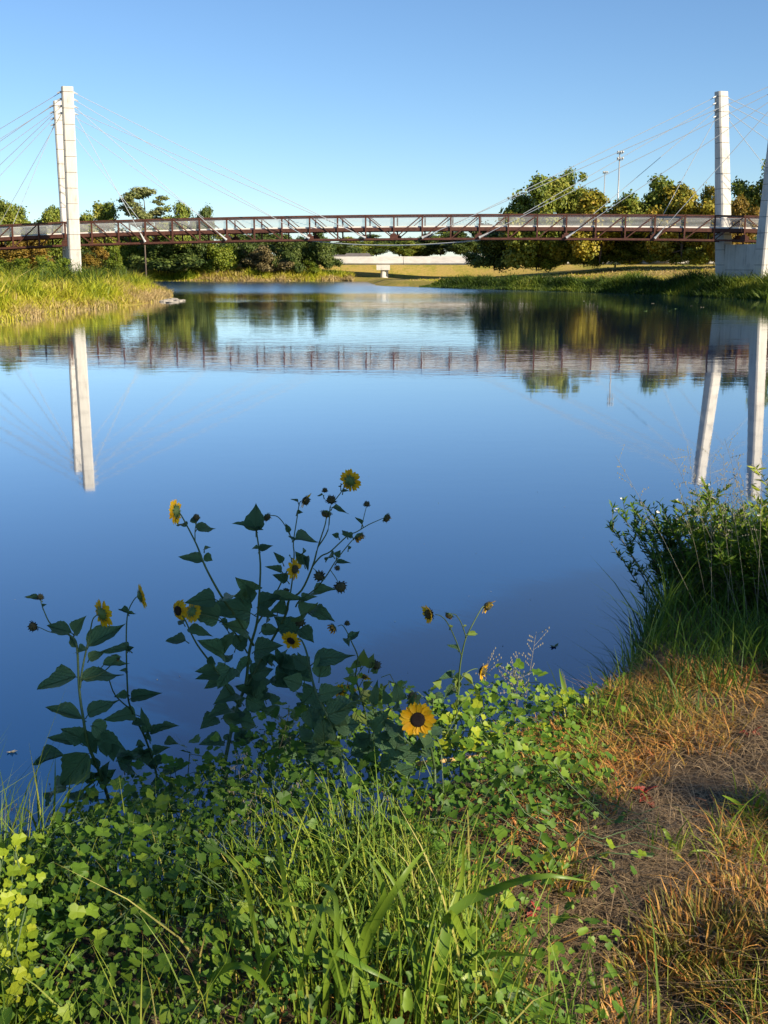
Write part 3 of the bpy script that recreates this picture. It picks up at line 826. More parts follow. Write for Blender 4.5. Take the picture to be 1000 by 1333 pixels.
# ================================================================== FOREGROUND
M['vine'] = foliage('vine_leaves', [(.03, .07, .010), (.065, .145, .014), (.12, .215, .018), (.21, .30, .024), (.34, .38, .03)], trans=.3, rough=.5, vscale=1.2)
M['vine_o'] = foliage('vine_leaf', [(.05, .115, .012), (.09, .18, .016), (.15, .25, .02), (.25, .33, .026)], mode='obj', trans=.3, rough=.5, vscale=30)
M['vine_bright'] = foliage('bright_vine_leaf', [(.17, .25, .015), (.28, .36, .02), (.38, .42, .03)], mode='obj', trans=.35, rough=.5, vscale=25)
M['grass'] = foliage('bank_grass', [(.035, .085, .014), (.10, .18, .02), (.19, .28, .025), (.32, .36, .04), (.46, .37, .11)], trans=.3, vscale=1.5)
M['blade'] = foliage('broad_blade', [(.09, .17, .016), (.15, .24, .02), (.24, .32, .03)], mode='obj', trans=.3, rough=.42, spec=.4, vscale=18)
M['dry'] = foliage('dry_grass', [(.15, .20, .025), (.32, .23, .045), (.50, .28, .06), (.56, .29, .075), (.45, .15, .04)], trans=.2, vscale=6)
M['straw'] = foliage('straw_litter', [(.10, .065, .035), (.21, .14, .07), (.32, .22, .115), (.42, .30, .16)], trans=.05, vscale=6)
M['sf_leaf'] = foliage('sunflower_leaf', [(.085, .185, .085), (.115, .23, .10), (.17, .30, .12)], mode='obj', trans=.28, rough=.42, spec=.5, vscale=25)
def veined(m):
    nt = m.node_tree; p = nt.nodes['Principled BSDF']; N = nt.nodes.new; Lk = nt.links.new
    tc = N('ShaderNodeTexCoord'); sx = N('ShaderNodeSeparateXYZ'); Lk(tc.outputs['Object'], sx.inputs[0])
    def mth(op, a, b=None, c=None):
        n = N('ShaderNodeMath'); n.operation = op
        for i, v in enumerate((a, b, c)):
            if v is None: continue
            if isinstance(v, (int, float)): n.inputs[i].default_value = v
            else: Lk(v, n.inputs[i])
        return n.outputs[0]
    ay = mth('ABSOLUTE', sx.outputs['Y'])
    rib = mth('SUBTRACT', 1.0, mth('MINIMUM', mth('MULTIPLY', ay, 34.0), 1.0))
    fr = mth('FRACT', mth('MULTIPLY', mth('SUBTRACT', sx.outputs['X'], mth('MULTIPLY', ay, 1.1)), 6.5))
    side = mth('SUBTRACT', 1.0, mth('MINIMUM', mth('MULTIPLY', mth('ABSOLUTE', mth('SUBTRACT', fr, .5)), 9.0), 1.0))
    v = mth('MAXIMUM', rib, mth('MULTIPLY', side, .55))
    nz = noise(nt, 16, 4, .7)
    src = p.inputs['Base Color'].links[0].from_socket
    mx = N('ShaderNodeMix'); mx.data_type = 'RGBA'; mx.inputs[7].default_value = (.20, .29, .13, 1)
    Lk(mth('MULTIPLY', v, .5), mx.inputs[0]); Lk(src, mx.inputs[6])
    mx2 = N('ShaderNodeMix'); mx2.data_type = 'RGBA'; mx2.inputs[7].default_value = (.17, .15, .04, 1)
    r = ramp(nt, [(.62, 0, 0, 0), (.74, .7, .7, .7)]); Lk(nz.outputs[0], r.inputs[0]); Lk(r.outputs[0], mx2.inputs[0]); Lk(mx.outputs[2], mx2.inputs[6])
    Lk(mx2.outputs[2], p.inputs['Base Color'])
    b = N('ShaderNodeBump'); b.inputs['Distance'].default_value = .012
    Lk(mth('MULTIPLY_ADD', nz.outputs[0], .8, mth('MULTIPLY', v, -.6)), b.inputs['Height']); Lk(b.outputs[0], p.inputs['Normal'])
veined(M['sf_leaf'])
M['sf_leaf_lit'] = foliage('sunflower_leaf_sunlit', [(.12, .18, .03), (.18, .23, .05)], mode='obj', trans=.3, vscale=25)  # yellower copy of the leaf colour, with sunlight put into it
M['sf_stem'] = solid('sunflower_stem', (.085, .13, .045), (.055, .095, .03), rough=.6, scale=25)
M['petal'] = foliage('yellow_petal', [(.80, .42, .008), (.90, .56, .016)], mode='obj', trans=.45, vscale=30)
M['petal_old'] = foliage('wilted_petal', [(.40, .17, .02), (.70, .34, .03)], mode='obj', trans=.35, vscale=60)
M['disc'] = solid('dark_disc', (.035, .016, .010), (.012, .006, .004), rough=.85, scale=220, bump=.004)
M['calyx'] = solid('green_bract', (.13, .20, .05), (.07, .12, .03), rough=.6, scale=40)
M['seed_brown'] = solid('brown_seed_head', (.12, .11, .045), (.045, .04, .02), rough=.85, scale=120, bump=.003)
M['white_petal'] = solid('white_bloom', (.75, .74, .70), (.6, .58, .55), rough=.6)
M['blue_petal'] = solid('blue_bloom', (.10, .18, .62), (.07, .12, .5), rough=.5)
M['cane'] = solid('dry_cane', (.50, .34, .12), (.36, .23, .08), rough=.6, scale=18, stretch=(1, 1, .1))
M['red_leaf'] = solid('red_leaf', (.33, .035, .020), (.16, .02, .012), rough=.6, scale=30)
M['twig'] = solid('dry_twig', (.13, .13, .06), (.08, .075, .04), rough=.8, scale=30)
M['seed'] = solid('grass_seed', (.30, .27, .18), (.20, .18, .12), rough=.8, scale=40)

# path: trodden strip
PW = np.array([(p.x, p.y) for p in (gnd(1100, 955, 1.4), gnd(1000, 990, 1.4), gnd(930, 1035, 1.4), gnd(870, 1090, 1.4), gnd(815, 1160, 1.4), gnd(770, 1240, 1.4), gnd(800, 1340, 1.4), gnd(850, 1500, 1.4))])
def path_d(x, y):
    b = np.full(np.shape(x), 1e9)
    for i in range(len(PW) - 1):
        a = PW[i]; c = PW[i + 1]; ab = c - a
        t = np.clip(((x - a[0]) * ab[0] + (y - a[1]) * ab[1]) / (ab @ ab), 0, 1)
        b = np.minimum(b, np.hypot(x - a[0] - t * ab[0], y - a[1] - t * ab[1]))
    return b
edge_y = np.array([1.2, 2.0, 2.4, 2.9, 3.5, 4.1, 4.9]); edge_x = np.array([.30, .26, .30, .36, .44, .56, .9])
def shore_d(x, y): return np.interp(x, shore_x, shore_y) - y
def vine_h(x, y):
    m = .13 + .17 * vnoise(x * 2.1 + 5, y * 2.1)
    m = m + .42 * np.exp(-((x + .22) / .34) ** 2 - ((y - 3.30) / .42) ** 2)
    m = m + .32 * np.exp(-((x + .70) / .30) ** 2 - ((y - 3.1) / .4) ** 2)
    m = m + .07 * np.exp(-((x - .42) / .25) ** 2 - ((y - 3.7) / .3) ** 2)
    return m * (1 - .75 * sstep(-.06, .30, x - np.interp(y, edge_y, edge_x)))
def near_pts(n, x0, x1, y0, y1, dens):
    out = []; tot = 0
    while tot < n:
        x = rng.uniform(x0, x1, 60000); y = rng.uniform(y0, y1, 60000)
        k = rng.random(60000) < dens(x, y)
        out.append(np.stack([x[k], y[k]], 1)); tot += k.sum()
        if k.sum() == 0: break
    return np.concatenate(out)[:n].T
def vine_dens(x, y):
    e = np.interp(y, edge_y, edge_x)
    d = 1 - sstep(-.05, .38, x - e)
    d = d * (shore_d(x, y) > -.05) * (.35 + .65 * sstep(.3, .6, vnoise(x * 3, y * 3 + 20)))
    d = d * (1 - .88 * np.exp(-((x + .03) / .34) ** 2 - ((y - 1.95) / .38) ** 2))
    return d
# vine leaf: rounded, five shallow lobes and a notch at the stalk
va = np.array([[0, 0, 0], [-.10, .30, .03], [.18, .50, .06], [.42, .33, .0], [.70, .36, .05], [.92, .0, -.10], [.70, -.36, .05], [.42, -.33, .0], [.18, -.50, .06], [-.10, -.30, .03], [.38, 0, -.05]])
vq = np.array([[10, i, i + 1] for i in range(0, 9)] + [[10, 9, 0]])
vb = va * np.array([1.05, .82, 1]); vb[[3, 7], 1] *= 1.35; vb[[2, 8], 0] -= .05     # plain heart leaf
vc = va * np.array([1.25, .60, 1.6]); vc[[3, 7], 1] *= 1.3                          # longer pointed leaf
def build_vines():
    root = thing('ground_vine', 'dense mat of green leafy vines covering the bank around the sunflowers', 'vine', (-.3, 3.0, 1.0))
    n = 52000
    x, y = near_pts(n, -3.2, 1.3, .9, 4.9, vine_dens)
    lay = rng.random(n) ** .6
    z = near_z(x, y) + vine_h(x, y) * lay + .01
    nrm = np.stack([rng.normal(.15, .45, n), rng.normal(-.35, .45, n), np.full(n, .85)], 1)
    ax, ay, az = frames(nrm, n)
    s_ = .010 + .024 * rng.random(n) ** 1.8
    P_ = np.stack([x, y, z], 1); k3 = np.arange(n) % 3; Vs = np.empty((n, len(va), 3))
    for q_, tp in enumerate((va, vb, vc)):
        k_ = k3 == q_; Vs[k_] = scatter(tp, vq, P_[k_], ax[k_], ay[k_], az[k_], s_[k_])[0].reshape(-1, len(va), 3)
    V = Vs.reshape(-1, 3); Q = (vq[None] + (np.arange(n) * len(va))[:, None, None]).reshape(-1, 3)
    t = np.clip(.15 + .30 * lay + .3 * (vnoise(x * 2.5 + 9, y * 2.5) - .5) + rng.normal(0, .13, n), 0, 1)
    V -= np.array([-.3, 3.0, 1.0])
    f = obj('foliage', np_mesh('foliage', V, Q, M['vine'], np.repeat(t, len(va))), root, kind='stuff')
    # runners
    m = MB()
    for k in range(420):
        a = rng.random(2); px_, py_ = near_pts(1, -2.4, 1.0, 1.2, 4.6, vine_dens)
        p = Vector((px_[0], py_[0], 0)); ang = random.uniform(0, 6.28); pts = []
        for q in range(6):
            zz = float(near_z(p.x, p.y)) + float(vine_h(p.x, p.y)) * random.uniform(.5, 1.05)
            pts.append(Vector((p.x + .3, p.y - 3.0, zz - 1.0)))
            ang += random.uniform(-.6, .6); p = p + Vector((math.cos(ang), math.sin(ang), 0)) * .07
        m.tube(pts, .0014, 4, cap=False)
    obj('runner', m.mesh('runner', M['sf_stem']), root, kind='stuff')
    # the leaves that show largest, one by one
    vm = bpy.data.meshes.new('leaf'); vm.from_pydata([tuple(v) for v in va], [], [tuple(q) for q in vq]); vm.materials.append(M['vine_o'])
    x, y = near_pts(280, -1.3, .6, 1.9, 3.9, lambda a, b: vine_dens(a, b) * .5)
    for i in range(len(x)):
        zz = float(near_z(x[i], y[i]) + vine_h(x[i], y[i])) + random.uniform(0, .05)
        o = obj('leaf', vm, root, (x[i] + .3, y[i] - 3.0, zz - 1.0))
        o.rotation_euler = (random.uniform(.1, .9), random.uniform(-.5, .5), random.uniform(0, 6.28))
        q = random.uniform(.024, .042); o.scale = (q, q, q)
build_vines()

def grass_field(name, n, x0, x1, y0, y1, dens, hr, wr, lean, tint, label, mat='grass', segs=4, zoff=0.0, droop=(0, .4), tsd=.13):
    x, y = near_pts(n, x0, x1, y0, y1, dens)
    n = len(x)
    h = rng.uniform(*hr, n) * (.6 + .8 * vnoise(x * 3 + 70, y * 3))
    V, Q, k = blades(np.stack([x, y, near_z(x, y) - .01 + zoff], 1), h, rng.uniform(*wr, n), rng.uniform(0, 6.283, n), rng.uniform(*lean, n), rng.uniform(*droop, n), segs=segs)
    t = np.clip(tint + .35 * (vnoise(x * 2 + 31, y * 2) - .5) + rng.normal(0, tsd, n), 0, 1)
    return obj(name, np_mesh(name, V, Q, M[mat], np.repeat(t, k)), kind='stuff', label=label, category='grass')
def ex(x, y): return x - np.interp(y, edge_y, edge_x)
# thin grass through the vines
grass_field('grass', 22000, -3, 1.2, .9, 4.8, lambda x, y: .5 * vine_dens(x, y) * sstep(.35, .6, vnoise(x * 1.6 + 12, y * 1.6)) * (1 - .8 * np.exp(-((x + .05) / .35) ** 2 - ((y - 2.0) / .35) ** 2)), (.18, .45), (.003, .007), (.1, .8), .48, 'thin green grass growing up through the vines', tsd=.22)
# bank beyond the path on the right: dense dark grass
def rb(x, y):
    d = shore_d(x, y)
    return (d > -.15) * sstep(.25, .6, path_d(x, y)) * sstep(.3, .7, ex(x, y)) * np.where(y > 3.9, 1., .05)
grass_field('grass', 30000, .8, 5.5, 3.6, 11, rb, (.10, .30), (.003, .008), (.2, .9), .20, 'dense green grass on the bank under the weedy bush')
def rb2(x, y):
    d = shore_d(x, y)
    return np.exp(-((d - .55) / .55) ** 2) * (x > 1.05) * (y > 4.6)
grass_field('tall_grass', 10000, 1.0, 4.5, 4.6, 10, rb2, (.20, .40), (.004, .009), (.2, .8), .18, 'long green grass hanging over the water on the right bank')
# dry cut grass patch above the water, left of the path end
def dryp(x, y):
    return sstep(-.15, .12, ex(x, y)) * sstep(.10, .26, path_d(x, y)) * (shore_d(x, y) > .35) * (.3 + .7 * sstep(.35, .6, vnoise(x * 4, y * 4 + 3)))
grass_field('dry_grass', 15000, .1, 2.0, 1.4, 4.9, lambda x, y: dryp(x, y) * np.where(y > 3.1, 1, .25) * (y < 4.45), (.025, .09), (.003, .007), (.4, 1.8), .52, 'orange dry cut grass on the bank beside the path', 'dry', tsd=.22)
grass_field('straw', 30000, -.3, 3.2, 1.2, 5.2, lambda x, y: sstep(-.25, .1, ex(x, y)) * (shore_d(x, y) > .3) * (.45 + .55 * np.exp(-(path_d(x, y) / .35) ** 2)), (.012, .05), (.0018, .0045), (1.5, 7.0), .45, 'pale straw litter lying on the trodden soil', 'straw', segs=2, zoff=.012, tsd=.28)
grass_field('grass', 11000, .1, 3.2, 1.2, 5.0, lambda x, y: sstep(-.2, .1, ex(x, y)) * sstep(.07, .24, path_d(x, y)) * sstep(.34, .58, vnoise(x * 2.3 + 50, y * 2.3)), (.05, .14), (.003, .006), (.2, 1.0), .5, 'short green grass scattered beside the path')

grass_field('dry_grass', 7000, -.6, 3.2, 1.2, 4.4, lambda x, y: (sstep(-.45, -.1, ex(x, y)) * sstep(.06, .22, path_d(x, y)) * sstep(.36, .58, vnoise(x * 3.3 + 8, y * 3.3))) + .8 * np.exp(-((x - .05) / .36) ** 2 - ((y - 1.95) / .3) ** 2), (.03, .11), (.0025, .006), (.3, 2.2), .5, 'dry grass stubble beside the path and under the tall grass', 'dry', tsd=.25)
# dry tufts, each a clump of its own
def tuft(px, py, R, H, n, tint, label, green=.3):
    green = min(.7, green + .15)
    p = gnd(px, py, 1.42); z0 = float(near_z(p.x, p.y))
    a = rng.uniform(0, 6.283, n); r = R * np.sqrt(rng.random(n))
    x = r * np.cos(a); y = r * np.sin(a)
    base = np.stack([x, y, near_z(p.x + x, p.y + y) - z0 - .01], 1)
    h = H * .72 * rng.uniform(.4, 1.15, n)
    yaw = a + rng.normal(0, .6, n)
    V, Q, k = blades(base, h, rng.uniform(.0035, .008, n), yaw, rng.uniform(.1, .75, n), rng.uniform(0, .3, n), segs=3)
    t = np.clip(tint + rng.normal(0, .2, n), 0, 1)
    t = np.where(rng.random(n) < green, .05 + .1 * rng.random(n), t)
    obj('dry_grass_tuft', np_mesh('dry_grass_tuft', V, Q, M['dry'], np.repeat(t, k)), None, (p.x, p.y, z0), label=label, category='grass tuft', group='dry tufts beside the path')
tuft(905, 1235, .13, .13, 420, .62, 'largest orange dry grass tuft beside the bare path')
tuft(850, 1262, .10, .11, 260, .5, 'orange tuft with green blades touching the largest tuft')
tuft(970, 1185, .10, .10, 260, .72, 'reddish dry tuft behind the largest tuft', .1)
tuft(955, 1300, .11, .11, 260, .5, 'yellowish dry tuft in front of the largest tuft', .4)
tuft(820, 1335, .09, .10, 220, .66, 'orange dry tuft where the bare path leaves the frame', .15)
tuft(1010, 1250, .11, .12, 240, .6, 'dry tuft at the frame edge beside the largest tuft', .3)
tuft(655, 1325, .10, .12, 240, .5, 'tan dry tuft at the foot of the broad bladed grass', .35)
tuft(735, 1165, .08, .10, 170, .55, 'small dry tuft between vines and bare path', .4)
tuft(915, 985, .12, .075, 260, .6, 'upright orange dry tuft at the end of the sunlit patch', .2)
tuft(800, 1005, .14, .06, 260, .66, 'flattened orange dry tuft in the sunlit patch', .1)
tuft(985, 1105, .09, .11, 200, .3, 'greener tuft across the path from the sunlit patch', .6)
tuft(560, 1340, .12, .14, 240, .7, 'rusty dead leaf tuft under the broad bladed grass', .1)

# ------------------------------------------------------------------ blades of the tall grass clumps, each its own
def ribbon(pts, w, mat, name='blade', fold=.25, toward=Vector((0, -1, .6))):
    """a broad folded grass blade through pts (Vectors)"""
    n_ = 12
    P = []
    for k in range(n_ + 1):
        t = k / n_ * (len(pts) - 1); i = min(int(t), len(pts) - 2); f = t - i
        p0 = pts[max(i - 1, 0)]; p1 = pts[i]; p2 = pts[i + 1]; p3 = pts[min(i + 2, len(pts) - 1)]
        P.append(.5 * ((2 * p1) + (p2 - p0) * f + (2 * p0 - 5 * p1 + 4 * p2 - p3) * f * f + (3 * p1 - p0 - 3 * p2 + p3) * f ** 3))
    V = []
    for k, p in enumerate(P):
        t = k / n_
        tg = (P[min(k + 1, n_)] - P[max(k - 1, 0)]).normalized()
        s_ = tg.cross(toward)
        if s_.length < 1e-3: s_ = Vector((1, 0, 0))
        s_.normalize(); up = s_.cross(tg)
        ww = w * .5 * min(1, .35 + 2.2 * t) * max(.04, (1 - t ** 2.6))
        V += [p - s_ * ww, p - up * (ww * fold), p + s_ * ww]
    Fc = []
    for k in range(n_):
        a = 3 * k
        Fc += [(a, a + 1, a + 4, a + 3), (a + 1, a + 2, a + 5, a + 4)]
    m = MB(); m.add(V, Fc)
    return m.mesh(name, mat, True)
def grass_clump(bx, by, Y, paths, nthin, label, hthin=(.3, .6), spread=.16):
    g = at(bx, by, Y); z0 = float(near_z(g.x, g.y)); B = Vector((g.x, g.y, z0))
    root = thing('grass_clump', label, 'grass', B, 'broad bladed grass clumps')
    for pts, wpx, dy in paths:
        P = []
        for k, (x, y) in enumerate(pts):
            P.append(at(x, y, Y + dy * (k / (len(pts) - 1)) + .05 * math.sin(k * 2.1 + wpx)) - B)
        obj('blade', ribbon(P, wpx * 1.08 * Y / F, M['blade']), root)
    n = nthin
    a = rng.uniform(0, 6.283, n); r = spread * np.sqrt(rng.random(n))
    base = np.stack([r * np.cos(a), r * np.sin(a) * .7, np.zeros(n)], 1)
    base[:, 2] = near_z(B.x + base[:, 0], B.y + base[:, 1]) - z0 - .01
    h = rng.uniform(*hthin, n)
    V, Q, k = blades(base, h, rng.uniform(.003, .007, n), a + rng.normal(0, .9, n), rng.uniform(.05, .45, n), rng.uniform(0, .2, n), segs=5)
    t = np.clip(rng.normal(.55, .2, n), 0, 1)
    obj('fine_blades', np_mesh('fine_blades', V, Q, M['grass'], np.repeat(t, k)), root, kind='stuff')
grass_clump(470, 1345, 2.02, [
    ([(400, 1345), (385, 1250), (372, 1160), (352, 1032)], 11, .1),
    ([(345, 1345), (342, 1290), (350, 1250), (376, 1229)], 12, -.05),
    ([(275, 1345), (272, 1290), (285, 1265), (318, 1258), (350, 1290), (365, 1320)], 11, -.1),
    ([(470, 1345), (452, 1300), (432, 1240), (480, 1262), (532, 1290)], 13, -.1),
    ([(385, 1320), (400, 1240), (430, 1160), (500, 1055)], 8, .05),
    ([(440, 1340), (438, 1250), (437, 1170), (415, 1150), (388, 1147)], 8, .0),
    ([(480, 1345), (475, 1240), (520, 1150), (556, 1103)], 13, .05),
    ([(455, 1345), (470, 1230), (500, 1165), (478, 1115)], 12, .05),
    ([(500, 1345), (440, 1200), (400, 1180), (345, 1175)], 10, .0),
    ([(420, 1345), (425, 1280), (421, 1200), (423, 1176)], 9, .0),
    ([(350, 1345), (330, 1200), (310, 1130), (262, 1090)], 7, .05),
    ([(520, 1345), (500, 1330), (440, 1345), (420, 1333)], 12, -.1)], 45, 'tall clump of long light green grass in front of the vines')
grass_clump(590, 1345, 2.08, [
    ([(570, 1345), (575, 1270), (588, 1190), (640, 1160), (705, 1140), (768, 1148)], 15, -.1),
    ([(560, 1345), (570, 1240), (600, 1150), (603, 1095)], 10, .05),
    ([(560, 1330), (575, 1230), (587, 1190), (606, 1225), (624, 1252)], 13, -.05),
    ([(540, 1345), (560, 1230), (560, 1205), (514, 1195)], 10, -.05),
    ([(600, 1345), (610, 1270), (640, 1243), (698, 1245)], 11, -.05),
    ([(590, 1345), (600, 1280), (640, 1268), (705, 1300)], 10, -.1),
    ([(545, 1345), (540, 1260), (520, 1160), (468, 1098)], 9, .05),
    ([(620, 1345), (640, 1300), (680, 1290), (730, 1333)], 9, -.1)], 30, 'clump with one long bright blade arching toward the bare path')
grass_clump(865, 1160, 2.9, [
    ([(900, 1160), (890, 1130), (868, 1085), (862, 1080)], 9, 0), ([(900, 1165), (870, 1130), (850, 1110), (842, 1105)], 8, 0),
    ([(905, 1165), (895, 1140), (900, 1110), (925, 1108)], 6, 0)], 16, 'small green grass clump sprouting from the bare path', (.06, .13), .06)
grass_clump(975, 1090, 3.1, [
    ([(985, 1085), (965, 1050), (940, 1035)], 7, 0), ([(990, 1085), (985, 1050), (998, 1030)], 7, 0), ([(985, 1085), (1000, 1060), (1020, 1055)], 7, 0)], 20, 'small grass clump at the far side of the path', (.06, .14), .07)
grass_clump(765, 985, 3.9, [
    ([(755, 985), (750, 960), (735, 900), (728, 870)], 8, 0), ([(775, 985), (778, 950), (775, 905)], 6, 0), ([(800, 985), (803, 930), (809, 895)], 7, 0),
    ([(740, 985), (745, 960), (722, 925)], 9, 0), ([(780, 980), (790, 960), (812, 945), (830, 960)], 8, 0)], 30, 'grass clump on the bank edge behind the sunlit patch', (.10, .25), .12)
grass_clump(70, 1110, 3.0, [
    ([(60, 1130), (70, 1060), (72, 985)], 4, 0), ([(75, 1130), (85, 1070), (92, 1010)], 5, 0), ([(55, 1130), (50, 1060), (46, 985)], 3, 0),
    ([(90, 1130), (95, 1050), (130, 1012), (150, 1020)], 4, 0), ([(60, 1120), (40, 1060), (20, 1052)], 3, 0)], 40, 'thin grass clump at the water left of the sunflowers', (.2, .4), .15)
grass_clump(215, 1270, 2.5, [
    ([(190, 1290), (186, 1200), (165, 1120)], 6, 0), ([(230, 1290), (250, 1180), (272, 1095)], 6, 0.), ([(215, 1290), (200, 1250), (150, 1235)], 6, 0)], 50, 'fine grass clump among the shaded vines', (.2, .42), .2)

# ------------------------------------------------------------------ sunflowers
def leaf_template(curl, fold, wav):
    """heart-shaped leaf, length 1 along +X from its stalk, 1 wide"""
    xs = [0, .06, .18, .34, .52, .70, .86, 1.0]; ws = [.10, .36, .49, .47, .37, .235, .10, .0]
    V = []
    xs = [0, .04, .10, .18, .26, .34, .43, .52, .61, .70, .78, .86, .93, 1.0]; ws = [.08, .28, .43, .49, .50, .47, .43, .37, .31, .235, .17, .10, .05, .0]
    ws = [w * (1 + (.05 if i % 2 else -.05) + random.uniform(-.06, .06)) for i, w in enumerate(ws)]
    for x, w in zip(xs, ws):
        zc = -curl * x * x + wav * .6 * math.sin(x * 7 + curl * 20)
        V += [(x - .05 * w, -w, zc + fold * w + wav * math.sin(x * 9)), (x, -w * .5, zc + fold * w * .3), (x, 0, zc), (x, w * .5, zc + fold * w * .3), (x - .05 * w, w, zc + fold * w - wav * math.sin(x * 9 + 1))]
    Fc = []
    for i in range(len(xs) - 1):
        for k in range(4):
            a = 5 * i + k; Fc.append((a, a + 1, a + 6, a + 5))
    m = MB(); m.add(V, Fc); return m
LEAF = [leaf_template(.10, .25, .02).mesh('leaf', M['sf_leaf'], True), leaf_template(.30, .12, .05).mesh('leaf', M['sf_leaf'], True), leaf_template(-.05, .40, .03).mesh('leaf', M['sf_leaf'], True)]
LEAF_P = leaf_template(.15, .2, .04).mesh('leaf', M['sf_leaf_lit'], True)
def petal_mesh(mat, curl):
    xs = [0, .2, .45, .7, .88, 1.0]; ws = [.09, .20, .245, .21, .12, .0]
    V = []
    for x, w in zip(xs, ws):
        z = curl * x * x
        V += [(x, -w, z + .05 * (w / .17)), (x, 0, z - .02), (x, w, z + .05 * (w / .17))]
    Fc = []
    for i in range(5):
        a = 3 * i; Fc += [(a, a + 1, a + 4, a + 3), (a + 1, a + 2, a + 5, a + 4)]
    m = MB(); m.add(V, Fc); return m.mesh('petal', mat, True)
PET = petal_mesh(M['petal'], .10); PET_B = petal_mesh(M['petal'], -.25); PET_OLD = petal_mesh(M['petal_old'], .5)
def head_mesh(kind):
    """radius 1 = disc radius; +Z is the face"""
    m = MB(); n_ = 14
    def lathe(prof, mi):
        V = []; Fc = []
        for r, z in prof:
            for k in range(n_):
                a = 6.2832 * k / n_; V.append((r * math.cos(a), r * math.sin(a), z))
        for i in range(len(prof) - 1):
            for k in range(n_):
                k2 = (k + 1) % n_; Fc.append((i * n_ + k, i * n_ + k2, (i + 1) * n_ + k2, (i + 1) * n_ + k))
        m.add(V, Fc, mi)
    if kind == 'open':
        lathe([(1, 0), (.92, .22), (.65, .36), (.3, .34), (.01, .28)], 0)
    elif kind == 'wilted':
        lathe([(.95, 0), (1.0, .3), (.8, .65), (.4, .8), (.01, .8)], 0)
        for k in range(16):
            a = random.uniform(0, 6.28); r = random.uniform(.5, 1); L = random.uniform(.35, .9)
            c = Vector((math.cos(a), math.sin(a), 0)); t = Vector((-math.sin(a), math.cos(a), 0)) * .14
            p = c * r * .95 + Vector((0, 0, .5)); q = p + c * L * .5 + Vector((0, 0, L * .6))
            m.add([p - t, p + t, q], [(0, 1, 2)], 2)
    else:
        lathe([(.9, 0), (1.0, .4), (.75, .9), (.3, 1.1), (.01, 1.1)], 1)
    lathe([(.08, -.62), (.45, -.5), (.9, -.22), (1.04, .02)], 1)
    # bracts round the back
    for ring, (n2, r0, L, out, dz) in enumerate([(11, .95, .75, .75, .25), (9, .7, .75, .95, -.1)] + ([(9, .8, .9, .2, .8)] if kind == 'bud' else [])):
        for k in range(n2):
            a = 6.2832 * (k + .5 * ring) / n2 + random.uniform(-.15, .15)
            c = Vector((math.cos(a), math.sin(a), 0)); t = Vector((-math.sin(a), math.cos(a), 0))
            b = c * r0 + Vector((0, 0, -.3 if ring < 2 else .4)); e_ = b + c * (L * out) + Vector((0, 0, dz * L + .1))
            mid = b.lerp(e_, .45) + Vector((0, 0, .05))
            m.add([b - t * .13, b + t * .13, mid + t * .16, e_, mid - t * .16], [(0, 1, 2, 4), (4, 2, 3)], 1)
    mats = [M['disc'] if kind == 'open' else M['seed_brown'], M['calyx'], M['petal_old']]
    return m.mesh('flower_head', mats, True)
HEAD = {k: head_mesh(k) for k in ('open', 'wilted', 'bud')}
def orient(X, N_):
    X = X.normalized(); Y = N_.cross(X)
    if Y.length < 1e-3: Y = Vector((0, 1, 0)).cross(X)
    Y.normalize(); Z = X.cross(Y)
    return Matrix((X, Y, Z)).transposed()
